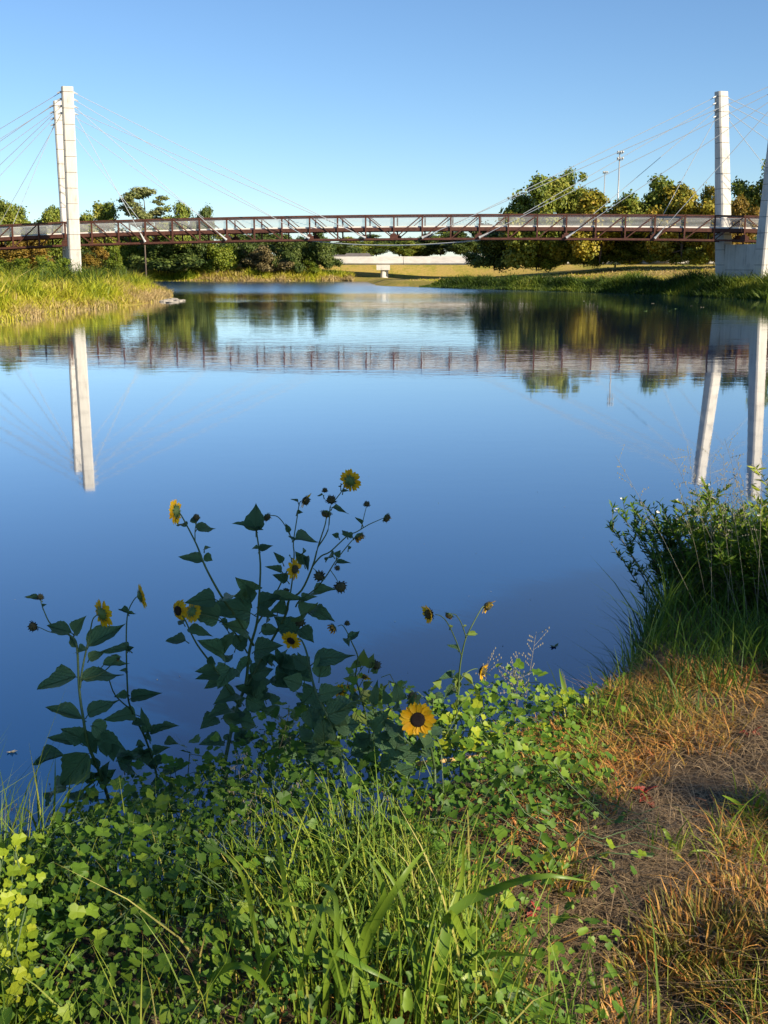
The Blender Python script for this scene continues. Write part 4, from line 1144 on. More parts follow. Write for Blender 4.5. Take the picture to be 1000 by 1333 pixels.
def sunflower(label, Y, base, stems, leaves, heads, rnd, pale=False, auto=None, smat='sf_stem', group='wild sunflowers on the bank', zoff=0):
    """stems: pixel polylines with radius in mm; leaves: (base, tip, width px); heads: (x, y, kind, disc radius px, facing, petals)"""
    rr_ = random.Random(rnd)
    g = at(base[0], base[1], Y); B = Vector((g.x, g.y, float(near_z(g.x, g.y)) - .02))
    root = thing('sunflower', label, 'sunflower', B, group)
    def dz(x, y): return .10 * math.sin(x * .031 + rnd) + .06 * math.sin(y * .023 + rnd * 2)
    def P(x, y, extra=0): return at(x, y, Y + dz(x, y) + extra) - B
    m = MB()
    for pts, r0, r1 in stems:
        Q = [P(*p) for p in pts]
        # smooth the polyline
        S = []
        for i in range(len(Q) - 1):
            p0, p1, p2, p3 = Q[max(i - 1, 0)], Q[i], Q[i + 1], Q[min(i + 2, len(Q) - 1)]
            for k in range(4):
                f = k / 4
                S.append(.5 * ((2 * p1) + (p2 - p0) * f + (2 * p0 - 5 * p1 + 4 * p2 - p3) * f * f + (3 * p1 - p0 - 3 * p2 + p3) * f ** 3))
        S.append(Q[-1])
        m.tube(S, [(r0 + (r1 - r0) * k / (len(S) - 1)) / 1000 for k in range(len(S))], 7)
    # foot of the plant down to the soil
    st0 = P(*stems[0][0][0])
    m.tube([Vector((0, 0, 0)), st0 * .5 + Vector((.01, 0, 0)), st0], [stems[0][1] / 900] * 2 + [stems[0][1] / 1000], 7)
    stem = obj('stem', m.mesh('stem', M[smat], True), root)
    pm = MB(); npet = 0
    if auto:                                    # small crowded leaves low on the plant
        n_, cx, cy, rx, ry, sz = auto; leaves = list(leaves)
        for k in range(n_):
            bx_, by_ = cx + rr_.uniform(-rx, rx), cy + rr_.uniform(-ry, ry); an = rr_.uniform(0, 6.283); l_ = sz * rr_.uniform(.6, 1.3)
            leaves.append(((bx_, by_), (bx_ + l_ * math.cos(an), by_ + l_ * .75 * math.sin(an)), l_ * rr_.uniform(.55, .8)))
    for b, t, w in leaves:
        a = P(*b); ex_ = rr_.uniform(-.05, .03)
        c = P(t[0], t[1], ex_)
        X = c - a; L = X.length
        # leaf faces up and out toward the light, as sunflower leaves do
        Nn = Vector((rr_.uniform(-.35, .35), -.75 + rr_.uniform(-.2, .2), .62 + rr_.uniform(-.2, .2)))
        Nn = (Nn - X * (Nn.dot(X) / X.dot(X))).normalized()
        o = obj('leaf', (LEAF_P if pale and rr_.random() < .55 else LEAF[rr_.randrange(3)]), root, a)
        R_ = orient(X, Nn)
        wid = w * Y / F * 1.15
        o.rotation_mode = 'QUATERNION'; o.rotation_quaternion = R_.to_quaternion()
        o.scale = (L * 1.06, wid, L)
        # stalk back toward the stem
        pm.tube([a - X * .12 + Vector((0, .01, -.012)), a + X * .04], [.0018, .0012], 5, cap=False); npet += 1
    if npet: obj('leaf_stalk', pm.mesh('leaf_stalk', M[smat], True), root, kind='stuff')
    for h in heads:
        x, y, kind, rpx, face, petals = h
        N_ = Vector(face).normalized(); s_ = rpx * Y / F * (1.12 if kind == 'open' and rpx < 9 else 1.0 if kind == 'open' else .86)
        o = obj('flower_head', HEAD[kind], root, P(x, y))
        o.rotation_mode = 'QUATERNION'; o.rotation_quaternion = N_.to_track_quat('Z', 'Y'); o.scale = (s_, s_, s_)
        if petals:
            n_, Lp, droop, pmsh = petals
            for k in range(n_):
                a = 6.2832 * (k + rr_.uniform(-.25, .25)) / n_
                q = obj('petal', pmsh, o, (math.cos(a) * .86, math.sin(a) * .86, .02 + .06 * (k % 2)))
                tilt = droop + rr_.uniform(-.14, .14)
                q.rotation_mode = 'QUATERNION'
                q.rotation_quaternion = (Matrix.Rotation(a, 3, 'Z') @ Matrix.Rotation(-tilt, 3, 'Y') @ Matrix.Rotation(rr_.uniform(-.25, .25), 3, 'X')).to_quaternion()
                l_ = Lp * rr_.uniform(.88, 1.1); q.scale = (l_, l_ * 1.1, l_)
    return root
def zA(L, s_=4.164, ox=0, oy=740): return [((ox + a[0] / s_, oy + a[1] / s_), (ox + b[0] / s_, oy + b[1] / s_), w / s_) for a, b, w in L]
P1 = (18, 1.55, .05, PET); P1b = (18, 1.5, -.35, PET_B); POLD = (9, .9, .9, PET_OLD); PDR = (12, 1.4, .5, PET)
# the plant at the left
sunflower('left sunflower with one open bloom seen from behind and two round buds', 3.1, (165, 1110),
    [([(150, 1075), (142, 1043), (127, 999), (115, 970), (109, 939), (103, 896), (100, 841), (92, 828), (75, 818), (65, 811), (58, 797), (53, 783)], 5.5, 1.3),
     ([(104, 896), (107, 872), (113, 843), (118, 819), (121, 806), (127, 800)], 3.2, 1.5),
     ([(88, 826), (66, 823), (54, 818), (46, 815)], 1.6, 1.0), ([(106, 885), (130, 878), (148, 862), (151, 856)], 2.2, 1.3)],
    zA([((385, 345), (268, 315), 75), ((400, 345), (458, 262), 75), ((480, 420), (668, 314), 105), ((420, 450), (480, 440), 60), ((480, 490), (568, 455), 55), ((415, 585), (182, 645), 105),
        ((450, 600), (668, 540), 95), ((560, 520), (690, 520), 60), ((440, 810), (268, 765), 75), ((475, 790), (625, 700), 85), ((700, 440), (598, 420), 55), ((690, 440), (728, 428), 35), ((455, 925), (330, 870), 90),
        ((500, 850), (620, 930), 100), ((520, 930), (692, 985), 110), ((430, 945), (272, 925), 75), ((480, 1000), (320, 1195), 160), ((340, 1010), (202, 1070), 80), ((355, 1185), (172, 1222), 95),
        ((640, 1040), (782, 1105), 110), ((660, 1030), (775, 1008), 60), ((470, 1210), (540, 1290), 80), ((470, 880), (520, 1010), 90), ((215, 165), (140, 158), 32), ((230, 205), (255, 195), 20), ((415, 425), (380, 370), 40)]),
    [(133, 799, 'open', 7.5, (.50, .62, .10), P1), (44, 815, 'bud', 7.5, (-.3, -.5, -.2), None), (52.5, 778, 'bud', 5, (.1, -.3, .8), None), (151, 855, 'wilted', 7, (-.2, -.2, -.9), None)], 1, auto=(14, 140, 1010, 32, 45, 26))
sunflower('slender sunflower with one side-on bloom between the left and the tall plant', 3.25, (215, 1090),
    [([(206, 1060), (204, 1010), (190, 963), (176, 935), (168, 915), (166, 896), (164.5, 848), (165, 810), (168, 793), (175, 780), (180, 776)], 4, 1.3), ([(172, 925), (150, 905), (140, 880), (128, 868)], 2.4, 1.4)],
    zA([((710, 700), (875, 678), 70), ((735, 790), (585, 800), 85), ((720, 830), (790, 850), 50), ((800, 890), (772, 785), 60), ((820, 880), (905, 845), 50), ((880, 860), (960, 850), 50), ((810, 930), (800, 880), 50),
        ((740, 950), (790, 960), 45), ((830, 990), (910, 970), 55), ((800, 1000), (755, 985), 60), ((790, 1045), (870, 1050), 45), ((900, 930), (960, 950), 50), ((690, 240), (645, 225), 40), ((690, 245), (735, 248), 22),
        ((850, 1080), (790, 1040), 60), ((880, 1100), (960, 1080), 60), ((830, 1150), (900, 1190), 60), ((850, 1200), (780, 1220), 50), ((680, 560), (645, 555), 25), ((690, 680), (620, 695), 45)]),
    [(183, 776, 'open', 7, (.82, .40, .12), P1)], 2.0, auto=(12, 208, 1015, 24, 40, 22))
def zB(L): return zA(L, 3.571, 200, 600)
sunflower('tall leafy sunflower with many dark spent heads above the water', 3.2, (296, 1035),
    [([(292, 995), (307, 926), (320, 890), (325, 846), (334, 813), (337, 782), (339, 734), (334, 692)], 6, 2.2),
     ([(334, 813), (347, 793), (360, 771), (374, 743), (380, 741)], 3, 1.6),
     ([(320, 895), (345, 850), (372, 800), (376, 782), (393, 768), (407, 737), (414, 712), (423, 684), (425, 672)], 4.5, 1.5),
     ([(414, 712), (427, 690), (430, 660), (437, 650), (444, 641), (451, 630)], 2, 1.2),
     ([(374, 795), (380, 760), (383, 723), (382, 706), (387, 673), (390, 655), (394, 652)], 2.4, 1.2),
     ([(382, 706), (371, 684), (362, 673), (354, 671), (349, 672)], 1.6, 1.2),
     ([(407, 737), (418, 724), (430, 718), (452, 698), (465, 692), (480, 683), (498, 675)], 2.4, 1.1), ([(470, 689), (474, 672), (477, 660)], 1.2, .9),
     ([(385, 790), (390, 782), (409, 768), (424, 751), (438, 729), (458, 704), (464, 700)], 2.4, 1.2), ([(430, 742), (437, 752), (441, 760)], 1.2, 1.), ([(408, 740), (414, 745)], 1.2, 1.),
     ([(330, 840), (305, 800), (287, 774), (267, 737), (256, 709), (239, 676), (234, 668)], 4, 1.6), ([(254, 704), (254, 690), (256, 680)], 1.6, 1.2),
     ([(312, 920), (281, 872), (256, 838), (241, 807), (236, 800)], 3.4, 1.5), ([(322, 850), (306, 824), (284, 807), (262, 800), (252, 797)], 2.6, 1.3)],
    zB([((475, 325), (478, 205), 95), ((470, 315), (378, 283), 55), ((480, 320), (512, 322), 22), ((490, 410), (462, 402), 24), ((492, 412), (552, 392), 38), ((600, 470), (560, 425), 32), ((595, 510), (525, 490), 34), ((622, 555), (556, 528), 48),
        ((285, 640), (152, 655), 80), ((305, 725), (162, 688), 100), ((452, 705), (262, 662), 110), ((405, 640), (308, 588), 95), ((462, 605), (378, 538), 85), ((452, 660), (440, 580), 70), ((490, 665), (588, 625), 85), ((555, 640), (722, 648), 50),
        ((575, 705), (605, 640), 70), ((738, 690), (820, 722), 70), ((690, 740), (772, 668), 75), ((668, 800), (565, 728), 105), ((680, 780), (742, 845), 80), ((480, 705), (578, 708), 50), ((430, 785), (338, 758), 85), ((150, 835), (50, 832), 52),
        ((165, 775), (258, 802), 48), ((330, 900), (202, 838), 95), ((380, 870), (440, 808), 90), ((470, 880), (592, 855), 100), ((400, 930), (432, 1025), 105), ((600, 940), (722, 1000), 110), ((600, 950), (612, 878), 70), ((290, 975), (195, 982), 60),
        ((300, 990), (200, 1010), 55), ((225, 465), (122, 450), 55), ((235, 440), (272, 462), 40), ((155, 300), (102, 285), 32), ((200, 315), (292, 302), 50), ((195, 290), (190, 245), 38), ((235, 410), (262, 400), 20), ((655, 365), (765, 385), 52), ((665, 240), (695, 240), 22),
        ((672, 190), (640, 176), 16), ((632, 330), (614, 292), 26), ((790, 160), (768, 152), 16), ((830, 215), (885, 220), 24), ((880, 140), (905, 138), 16), ((870, 120), (865, 98), 14), ((900, 345), (875, 318), 24), ((925, 350), (880, 335), 30), ((860, 350), (830, 342), 26), ((970, 290), (935, 262), 18),
        ((835, 440), (780, 445), 42), ((850, 445), (868, 415), 30), ((850, 470), (915, 472), 22), ((905, 405), (920, 400), 16), ((745, 610), (835, 592), 58), ((700, 480), (660, 425), 50), ((690, 440), (712, 420), 40), ((640, 455), (628, 440), 30), ((700, 450), (718, 515), 34), ((690, 640), (750, 630), 40),
        ((330, 870), (350, 800), 60), ((310, 745), (360, 800), 40), ((250, 920), (290, 945), 34), ((500, 790), (590, 790), 60), ((520, 760), (545, 740), 50), ((360, 960), (300, 1060), 110), ((450, 990), (560, 960), 90), ((500, 1000), (470, 1080), 100), ((560, 1000), (640, 1060), 100),
        ((330, 1010), (240, 1060), 80), ((380, 1080), (290, 1120), 90), ((430, 1100), (520, 1150), 110), ((350, 1150), (260, 1180), 80), ((400, 1200), (480, 1230), 100), ((290, 1190), (220, 1240), 80), ((480, 950), (530, 900), 80), ((350, 690), (290, 720), 70), ((140, 755), (110, 745), 34)]),
    [(347, 673, 'wilted', 6.5, (.55, -.4, -.5), None), (383, 741, 'wilted', 7, (.70, -.45, .05), (11, 1.9, -.15, PET)), (425, 668, 'wilted', 7.5, (-.2, -.4, -.8), None), (431, 652, 'bud', 7, (.1, -.2, .9), None), (423, 639, 'bud', 4, (0, -.2, .9), None),
     (456, 626, 'open', 6, (.42, .70, .12), P1), (397, 651, 'bud', 7, (.5, -.1, -.3), (9, 1.3, .1, PET)), (467, 698, 'wilted', 7.5, (.4, -.2, -.6), POLD), (503, 674, 'wilted', 6.5, (.5, -.3, -.3), None), (477.5, 657, 'bud', 4.5, (.1, -.3, .9), None),
     (443, 763, 'bud', 8, (.2, -.6, -.4), None), (416, 750, 'bud', 7, (-.1, -.6, .2), None), (439, 740, 'bud', 3.8, (.3, -.3, .6), None), (373, 768, 'wilted', 4.5, (-.1, -.5, -.6), None), (229.5, 666, 'open', 6.5, (-.86, .28, -.12), P1), (256, 674, 'bud', 4.5, (.0, -.3, .9), None),
     (232, 795, 'open', 6, (-.50, -.70, .05), P1b), (250, 796, 'open', 5.5, (.4, .5, -.3), P1), (391, 810, 'bud', 6.5, (.0, -.9, .3), None)], 3.0, auto=(40, 345, 920, 60, 60, 25))
sunflower('short sunflower with a small sunlit bloom turned down before the tall plant', 3.0, (450, 1010),
    [([(440, 968), (425, 930), (409, 894), (400, 852), (393, 834), (388, 832)], 4.5, 1.8)],
    zB([((745, 935), (908, 882), 95), ((770, 1005), (790, 895), 85), ((720, 960), (640, 905), 70), ((690, 950), (665, 890), 45), ((755, 1060), (690, 1130), 100), ((770, 1090), (880, 1060), 80), ((800, 1150), (700, 1180), 110), ((810, 1180), (930, 1140), 110), ((830, 1240), (760, 1290), 100),
        ((840, 1230), (960, 1220), 100), ((690, 1040), (600, 1010), 80)]),
    [(379, 834, 'open', 5.5, (-.25, -.75, -.30), (16, 1.7, -.25, PET))], 4.0, auto=(16, 440, 955, 45, 35, 30))
def zC(L): return zA(L, 2.857, 330, 590)
sunflower('small pale sunflower with fading blooms beside the big open flower', 3.15, (480, 985),
    [([(482, 960), (475, 925), (468, 900), (463, 880), (466, 856), (458, 836), (452, 823), (446, 814), (440, 815)], 3, 1.1), ([(465, 862), (478, 862), (486, 865)], 1.5, 1.1), ([(466, 898), (471, 888), (474, 882)], 1.5, 1.1), ([(466, 905), (460, 898)], 1.5, 1.1), ([(472, 915), (455, 905), (446, 900)], 1.4, 1.1)],
    zC([((355, 695), (392, 665), 32), ((345, 690), (355, 715), 24), ((400, 790), (412, 735), 50), ((395, 780), (360, 800), 30), ((430, 800), (445, 745), 38), ((380, 850), (340, 835), 34), ((390, 900), (350, 930), 40), ((400, 920), (470, 880), 50), ((440, 930), (490, 865), 50), ((420, 990), (340, 1000), 70), ((430, 1000), (500, 960), 60), ((410, 870), (440, 850), 30)]),
    [(434, 817, 'wilted', 6, (-.6, -.4, -.3), (10, 1.1, .5, PET_OLD)), (452, 812, 'bud', 4, (0, -.3, .9), None), (489, 866, 'bud', 7, (.7, -.5, .2), None), (474, 880, 'wilted', 5, (-.2, -.5, -.6), (11, 1.7, .1, PET)), (457, 894, 'wilted', 5, (-.3, -.5, -.6), (11, 1.6, .2, PET)), (443, 899, 'bud', 5.5, (-.3, -.7, .3), (10, 1.3, .3, PET)), (505, 929, 'bud', 4, (.1, -.8, .3), (8, 1.4, .2, PET))], 5.0, pale=True)
def zD(L): return zA(L, 5.0, 480, 760)
sunflower('sunlit sunflower with four nodding faded heads right of the big bloom', 3.35, (600, 985),
    [([(592, 965), (594, 935), (597, 900), (598, 878), (601, 854), (607, 830), (618, 808), (627, 792), (631, 789)], 3.6, 1.4), ([(601, 854), (592, 830), (582, 810), (574, 802), (567, 800)], 2, 1.2), ([(607, 830), (601, 812), (594, 801), (588, 799)], 1.8, 1.1), ([(597, 890), (607, 876), (617, 871), (622, 871)], 2, 1.3)],
    zD([((640, 332), (728, 318), 32), ((582, 422), (532, 392), 34), ((615, 600), (720, 680), 70), ((545, 605), (455, 625), 58), ((490, 735), (365, 770), 75), ((470, 660), (425, 640), 60), ((560, 640), (600, 720), 60), ((540, 650), (500, 740), 60), ((590, 670), (560, 600), 40), ((600, 760), (660, 780), 45), ((590, 760), (565, 800), 40), ((550, 590), (545, 565), 40), ((530, 280), (550, 270), 22), ((620, 275), (640, 268), 14)]),
    [(634, 788, 'bud', 7, (.55, -.3, -.5), (9, 1.4, .4, PET)), (560, 799, 'bud', 7.5, (-.75, -.35, -.15), (13, 1.5, .45, PET)), (585, 801, 'wilted', 6, (-.35, -.3, -.6), None), (627, 873, 'bud', 7, (.80, -.35, -.2), (13, 1.5, .45, PET))], 6.0, pale=True)
sunflower('sunflower whose big open yellow bloom with dark disc faces the path', 2.9, (560, 1040),
    [([(566, 1000), (560, 970), (550, 950), (545, 941)], 3.6, 2.2), ([(560, 985), (530, 965), (505, 945), (498, 930)], 2.6, 1.6)],
    zD([((195, 765), (190, 665), 95), ((30, 965), (100, 845), 95), ((75, 985), (275, 1125), 150), ((130, 780), (95, 690), 60), ((30, 780), (50, 650), 60), ((200, 800), (130, 800), 60), ((120, 880), (140, 960), 70), ((260, 780), (300, 720), 40), ((0, 1040), (-90, 980), 90), ((350, 1120), (440, 1060), 60), ((60, 900), (-20, 870), 80), ((330, 760), (290, 730), 60)]),
    [(544, 937, 'open', 10.2, (-.10, -.92, .30), (22, 1.5, .12, PET)), (537, 908, 'bud', 7, (.1, -.3, .8), None)], 7.0, auto=(14, 520, 985, 45, 30, 28))
sunflower('low yellow bloom tipped forward in the bright vines on the bank edge', 3.9, (765, 985),
    [([(766, 965), (764, 945), (763, 934)], 2.6, 1.6)],
    [((765, 955), (740, 945), 12), ((765, 950), (785, 955), 12), ((764, 945), (750, 935), 10)],
    [(762.5, 933, 'open', 6.5, (.05, .35, .75), (18, 1.5, -.35, PET))], 8.0, pale=True)

# ------------------------------------------------------------------ bright vine at the frame edge, and sprigs
def vine_sprig(label, Y, runs, size, mat, nper, jit=.5, group=None):
    x0, y0 = runs[0][0]
    g = at(x0, y0, Y); B = Vector((g.x, g.y, float(near_z(g.x, g.y))))
    root = thing('vine', label, 'vine', B, group)
    vm = bpy.data.meshes.new('leaf'); vm.from_pydata([tuple(v) for v in va], [], [tuple(q) for q in vq]); vm.materials.append(M[mat])
    m = MB()
    for run in runs:
        P = [at(x, y, Y + random.uniform(-.06, .06)) - B for x, y in run]
        m.tube(P, .0018, 5)
        tot = len(P) - 1
        for k in range(nper):
            t = (k + random.random()) / nper * tot; i = min(int(t), tot - 1)
            p = P[i].lerp(P[i + 1], t - i)
            o = obj('leaf', vm, root, p + Vector((random.uniform(-1, 1), random.uniform(-1, 1), random.uniform(-.6, .6))) * size * jit)
            o.rotation_euler = (random.uniform(.3, 1.2), random.uniform(-.5, .5), random.uniform(-1.6, 1.6) - .6)
            q = size * random.uniform(.6, 1.2); o.scale = (q, q, q)
    obj('runner', m.mesh('runner', M['sf_stem'], True), root, kind='stuff')
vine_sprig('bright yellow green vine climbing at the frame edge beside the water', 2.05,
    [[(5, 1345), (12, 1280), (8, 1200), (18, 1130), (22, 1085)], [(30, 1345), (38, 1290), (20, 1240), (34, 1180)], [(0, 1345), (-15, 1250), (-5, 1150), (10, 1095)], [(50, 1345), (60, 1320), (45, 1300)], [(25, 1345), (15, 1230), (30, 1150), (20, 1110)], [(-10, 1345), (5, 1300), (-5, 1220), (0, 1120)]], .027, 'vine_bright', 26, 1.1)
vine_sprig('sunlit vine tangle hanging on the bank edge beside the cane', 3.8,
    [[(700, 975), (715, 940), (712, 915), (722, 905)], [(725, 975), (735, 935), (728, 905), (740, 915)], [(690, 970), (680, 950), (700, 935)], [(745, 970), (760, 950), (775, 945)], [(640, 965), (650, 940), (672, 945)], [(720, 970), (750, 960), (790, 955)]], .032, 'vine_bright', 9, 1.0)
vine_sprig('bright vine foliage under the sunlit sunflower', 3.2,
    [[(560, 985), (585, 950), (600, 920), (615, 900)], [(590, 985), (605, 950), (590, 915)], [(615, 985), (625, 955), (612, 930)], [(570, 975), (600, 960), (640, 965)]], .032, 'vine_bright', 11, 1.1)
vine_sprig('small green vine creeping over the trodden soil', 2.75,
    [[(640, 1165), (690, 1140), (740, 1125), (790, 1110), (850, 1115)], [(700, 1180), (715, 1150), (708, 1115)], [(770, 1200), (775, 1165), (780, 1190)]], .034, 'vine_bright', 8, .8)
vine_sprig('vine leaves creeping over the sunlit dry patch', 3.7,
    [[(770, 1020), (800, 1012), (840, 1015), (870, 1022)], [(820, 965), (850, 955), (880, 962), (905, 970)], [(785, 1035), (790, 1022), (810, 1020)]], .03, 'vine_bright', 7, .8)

# dry cane lying in the vines
a = at(545, 994, 3.35); b = at(684, 979, 3.75)
m = MB(); m.tube([Vector((0, 0, 0)), (b - a) * .33, (b - a) * .66 + Vector((0, 0, .004)), b - a], [.0075, .007, .0065, .0055], 8)
for f in (.3, .62): m.tube([(b - a) * (f - .006), (b - a) * (f + .006)], .0088, 8)
cane = obj('cane', m.mesh('cane', M['cane'], True), None, a, label='straight dry yellow cane lying across the vines', category='cane')
# blue dayflower
p = at(150, 1135, 2.7); z0 = float(near_z(p.x, p.y)); t = thing('blue_flower', 'tiny blue flower among the shaded vines', 'flower', (p.x, p.y, z0))
m = MB(); m.tube([(0, 0, 0), (.01, 0, (p.z - z0) * .6), (0, -.005, p.z - z0)], [.0018, .0014, .001], 5); obj('stem', m.mesh('stem', M['sf_stem']), t)
for s_ in (-1, 0, 1):
    m = MB(); V = [(0, 0, 0)] + [(math.cos(q) * .011 + s_ * .008, -.003, math.sin(q) * .009 + (.012 if s_ else -.004)) for q in np.linspace(0, 6.28, 9)[:-1]]
    m.add(V, [(0, i, i % 8 + 1) for i in range(1, 9)]); obj('petal', m.mesh('petal', M['blue_petal'], True), t, (0, -.004, p.z - z0))
# red leaves
def red(px, py, Y, label, n_, size):
    p = at(px, py, Y); z0 = float(near_z(p.x, p.y)); t = thing('red_leaf_plant', label, 'plant', (p.x, p.y, z0))
    m = MB(); m.tube([(0, 0, 0), (0, 0, max(.02, p.z - z0))], .002, 5); obj('stem', m.mesh('stem', M['red_leaf']), t)
    lm = leaf_template(.2, .3, .03).mesh('leaf', M['red_leaf'], True)
    for k in range(n_):
        o = obj('leaf', lm, t, (random.uniform(-.02, .02), random.uniform(-.02, .02), max(.01, (p.z - z0) * random.uniform(.3, 1))))
        o.rotation_euler = (random.uniform(-.4, .4), random.uniform(-1.1, .2), random.uniform(0, 6.28)); q = size * random.uniform(.7, 1.2); o.scale = (q, q * .6, q)
red(975, 958, 3.7, 'red leafed seedling at the grass edge beyond the path', 7, .035)
red(835, 1058, 3.25, 'upright dark red dead leaves at the edge of the dry patch', 7, .055)
red(690, 1215, 2.6, 'small rusty leaves on the soil beside the arching blade', 4, .03)

# ------------------------------------------------------------------ weedy bush on the right bank
def weed_bush(label, centre, stems, spread, H, nleaf, leafL, mat, tint, seedlab=None, dirbias=(-.2, 0), flowers=0, pale=.25):
    c = Vector(centre); z0 = float(near_z(c.x, c.y)); B = Vector((c.x, c.y, z0))
    rr_ = random.Random(int(c.x * 100))
    root = thing('weed_bush', label, 'bush', B, 'weedy bushes on the right bank')
    m = MB(); pos = []; dr = []; tips = []; hts = []
    for k in range(stems):
        a = rr_.uniform(0, 6.283); r = spread * math.sqrt(rr_.random())
        b0 = Vector((r * .45 * math.cos(a), r * .45 * math.sin(a), 0)); b0.z = float(near_z(c.x + b0.x, c.y + b0.y)) - z0 - .02
        h = H * rr_.uniform(.55, 1.05)
        top = Vector((r * math.cos(a) + dirbias[0] * h, r * math.sin(a) + dirbias[1] * h, h))
        mid = b0.lerp(top, .5) + Vector((0, 0, h * .1))
        pts = [b0, b0.lerp(mid, .5) + Vector((0, 0, h * .04)), mid, mid.lerp(top, .55) + Vector((0, 0, h * .03)), top]
        m.tube(pts, [.004, .0035, .003, .002, .001], 5)
        brs = [pts]
        for q in range(4):
            i = rr_.randrange(1, 4); s0 = pts[i].lerp(pts[i + 1], rr_.random())
            e_ = s0 + Vector((rr_.uniform(-1, 1), rr_.uniform(-1, 1), rr_.uniform(.2, 1.0))).normalized() * h * rr_.uniform(.15, .34)
            m.tube([s0, s0.lerp(e_, .5) + Vector((0, 0, .01)), e_], [.002, .0015, .0008], 4, cap=False); brs.append([s0, e_]); tips.append(e_)
        tips.append(top)
        for br in brs:
            n_ = nleaf if len(br) == 5 else nleaf // 2
            for q in range(n_):
                t = rr_.random() * (len(br) - 1); t = max(t, .3) if len(br) == 5 else t
                i = min(int(t), len(br) - 2)
                pos.append(br[i].lerp(br[i + 1], t - i)); d_ = (br[i + 1] - br[i]).normalized()
                v = Vector((rr_.uniform(-1, 1), rr_.uniform(-1, 1), rr_.uniform(-.3, .8))); dr.append((v + d_ * .5).normalized()); hts.append(pos[-1].z / H)
    obj('stem', m.mesh('stem', M['twig']), root)
    pos = np.array(pos); ax = np.array(dr); n = len(pos)
    r_ = rng.normal(size=(n, 3)) + np.array([0, -.3, 1.2]); az = unit(r_ - ax * (r_ * ax).sum(1, keepdims=True)); ay = np.cross(az, ax)
    tv = np.array([[0, 0, 0], [.3, -.13, .03], [.65, -.10, .0], [1, 0, -.08], [.65, .10, .0], [.3, .13, .03]]); tq = np.array([[0, 1, 2, 3], [0, 3, 4, 5]])
    V, Q = scatter(tv, tq, pos, ax, ay, az, leafL * rng.uniform(.6, 1.35, n))
    t = np.clip(tint + pale * np.array(hts) + rng.normal(0, .14, n), 0, 1)
    obj('foliage', np_mesh('foliage', V, Q, M[mat], np.repeat(t, 6)), root, kind='stuff')
    rr_.shuffle(tips)
    fm = MB()
    for k in range(7):
        a = 6.283 * k / 7; c_ = Vector((math.cos(a), math.sin(a), .35)); tn = Vector((-math.sin(a), math.cos(a), 0))
        fm.add([Vector((0, 0, 0)), c_ * .7 - tn * .3, c_, c_ * .7 + tn * .3], [(0, 1, 2, 3)])
    fme = fm.mesh('flower', M['white_petal'])
    for p_ in sorted(tips, key=lambda q: -q.z)[:flowers * 2:2]:
        for e_ in range(2):
            o = obj('flower', fme, root, p_ + Vector((rr_.uniform(-.012, .012), rr_.uniform(-.012, .012), rr_.uniform(0, .012)))); q = rr_.uniform(.006, .010); o.scale = (q, q, q); o.rotation_euler = (rr_.uniform(-.5, 1), rr_.uniform(-.6, .6), 0)
    return root, tips
weed_bush('large weedy bush with white flowers on the right bank', (1.86, 5.2), 72, .44, .52, 46, .040, 'vine', .24, flowers=16, pale=.5, dirbias=(-.15, .0))
weed_bush('dark twiggy weed leaning over the water from the right bank', (1.56, 5.5), 48, .36, .42, 34, .034, 'vine', .18, flowers=4, pale=.15, dirbias=(-.40, .1))
weed_bush('sunlit weedy bush with yellow green tips at the frame edge', (2.06, 5.0), 50, .36, .64, 40, .040, 'vine', .36, flowers=10, pale=.6, dirbias=(-.1, -.05))  # lighter tint and tips: the sun on this bush is put into its colour

# feathery seed heads
def seed_grass(label, px, py, Y, n_, H, lean, seed):
    p = at(px, py, Y); z0 = float(near_z(p.x, p.y)); rr_ = random.Random(seed)
    root = thing('seed_grass', label, 'grass', (p.x, p.y, z0), 'feathery seed grasses')
    m = MB(); sd = MB()
    for k in range(n_):
        a = rr_.uniform(-.8, .8); h = H * rr_.uniform(.75, 1.1)
        b0 = Vector((rr_.uniform(-.1, .1), rr_.uniform(-.1, .1), 0))
        d_ = Vector((lean + .35 * a, rr_.uniform(-.25, .25), 1))
        top = b0 + d_ * h
        m.tube([b0, b0.lerp(top, .5) + Vector((0, 0, .03)), top], [.0012, .001, .0006], 4, cap=False)
        for q in range(12):
            t = .62 + .38 * q / 12; s0 = b0.lerp(top, t)
            e_ = s0 + Vector((rr_.uniform(-1, 1), rr_.uniform(-1, 1), rr_.uniform(.1, .9))).normalized() * rr_.uniform(.03, .08)
            m.tube([s0, e_], [.0005, .0004], 3, cap=False)
            for w in range(3):
                c_ = s0.lerp(e_, .5 + .25 * w); sd.box(c_, (.0014, .0014, .003))
    obj('stalk', m.mesh('stalk', M['seed']), root); obj('seeds', sd.mesh('seeds', M['seed']), root)
seed_grass('pale feathery seed grass rising above the weedy bush', 985, 900, 4.9, 10, .84, -.12, 1)
seed_grass('feathery seed grass leaning left out of the weedy bush', 940, 900, 5.0, 9, .78, -.28, 2)
seed_grass('faint feathery seed grass at the water left of the sunflowers', 25, 1150, 2.9, 6, .42, .05, 3)
seed_grass('thin seed grass standing among the vines before the tall sunflower', 360, 1040, 3.0, 5, .42, .0, 4)
seed_grass('dry seed grass on the bank edge between sunflower and dry patch', 660, 985, 3.9, 5, .42, .06, 5)

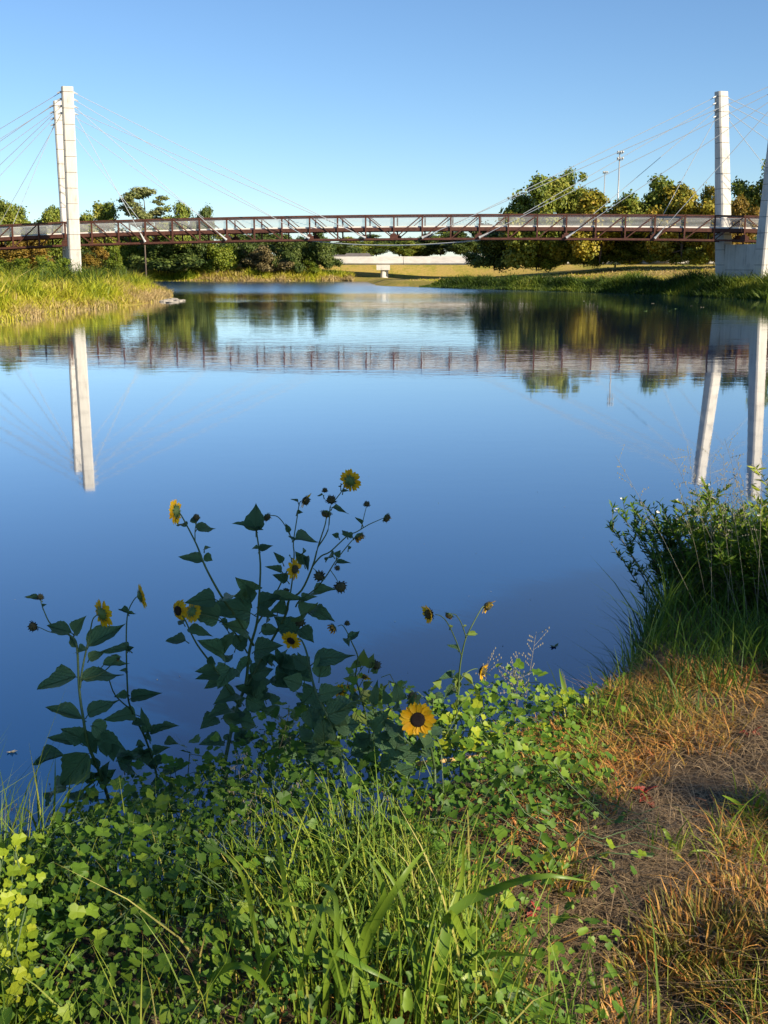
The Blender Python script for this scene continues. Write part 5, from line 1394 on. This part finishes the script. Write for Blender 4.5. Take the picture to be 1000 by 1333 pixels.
# ------------------------------------------------------------------ things floating on the water
def floater(px, py, size, mat, label, k):
    p = gnd(px, py, .004); m = MB(); r_ = random.Random(k)
    for q in range(4 if size > .03 else 1):
        a = r_.uniform(0, 6.28); L = size * r_.uniform(.6, 1.2); c_ = Vector((math.cos(a), math.sin(a), 0)) * L; t_ = Vector((-math.sin(a), math.cos(a), 0)) * L * .3
        m.add([Vector((0, 0, 0)), c_ * .5 - t_, c_ + Vector((0, 0, L * .25)), c_ * .5 + t_, Vector((0, 0, -.004))], [(0, 1, 2, 3), (4, 3, 2, 1)])
    obj('floating_leaf', m.mesh('floating_leaf', M[mat]), None, p, label=label, category='leaf', group='bits floating on the water')
floater(722, 841, .05, 'calyx', 'dark green sprig floating beside the right bank', 1)
floater(14, 978, .045, 'seed', 'pale scrap floating left of the sunflowers', 2)
fl = [(515, 809), (611, 776), (598, 617), (571, 655), (552, 708), (545, 790), (680, 705), (640, 770), (760, 700), (655, 840), (690, 780), (735, 660), (590, 865), (530, 875), (620, 720), (480, 620), (770, 745), (700, 640), (652, 905), (560, 625),
      (20, 780), (62, 810), (205, 715), (170, 640), (120, 750), (235, 880), (205, 885), (730, 560), (700, 485), (690, 572), (640, 610), (820, 640), (780, 600), (878, 700), (800, 470), (870, 448), (880, 402), (850, 395), (900, 398), (840, 405), (915, 400), (760, 392), (870, 405)]
for k, (x, y) in enumerate(fl):
    sc_ = .011 if y > 550 else (.03 if y > 440 else .16)
    floater(x, y, sc_ * random.uniform(.7, 1.3), 'seed' if k % 3 else 'calyx', 'tiny fleck of drifting plant matter on the calm water', 10 + k)

# ------------------------------------------------------------------ trees behind the photographer: they shade this bank
SH_D = 15.0
su = Vector((math.cos(SUN_AZ), math.sin(SUN_AZ), 0)); sv = SUN.cross(su) if SUN.cross(su).z > 0 else -SUN.cross(su)
def shade_tree(label, clumps, shift, nleaf, leaf):
    """clumps: (across the sun, up, radius), measured in the plane the sun shines through"""
    C0 = su * 2.5 + SUN * SH_D + su * shift
    tx, ty = C0.x, C0.y
    L = []
    for k, (u, v, r) in enumerate(clumps):
        c = su * u + sv * v + SUN * (SH_D + 1.2 * math.sin(k * 2.3))
        L.append((c.x - tx, c.y - ty, c.z, r, r * .9))
    V, Q, T = crown_np(L, nleaf, leaf, fill=.6)
    root = thing('shade_tree', label, 'tree', (tx, ty, 0))
    obj('crown', np_mesh('crown', V, Q, M['leaf_mid'], T), root)
    top = max(l[2] for l in L)
    obj('trunk', trunk_mb(top * .9, .12, [l[:3] for l in L], 0, .3).mesh('trunk', M['bark'], True), root)
shade_tree('leafy tree behind the viewpoint shading the sunflower bank',
    [(1.83, 2.66, .27), (2.25, 2.78, .36), (2.30, 3.05, .30), (1.45, 2.36, .08), (3.12, 1.86, .09), (4.55, 2.1, .36), (5.05, 2.3, .30), (1.95, 3.0, .25), (3.5, 1.72, .16), (1.75, 1.62, .10), (2.55, 1.66, .10), (2.8, 2.0, .10), (4.0, 2.25, .14)],
    -6.5, 2900, .10)
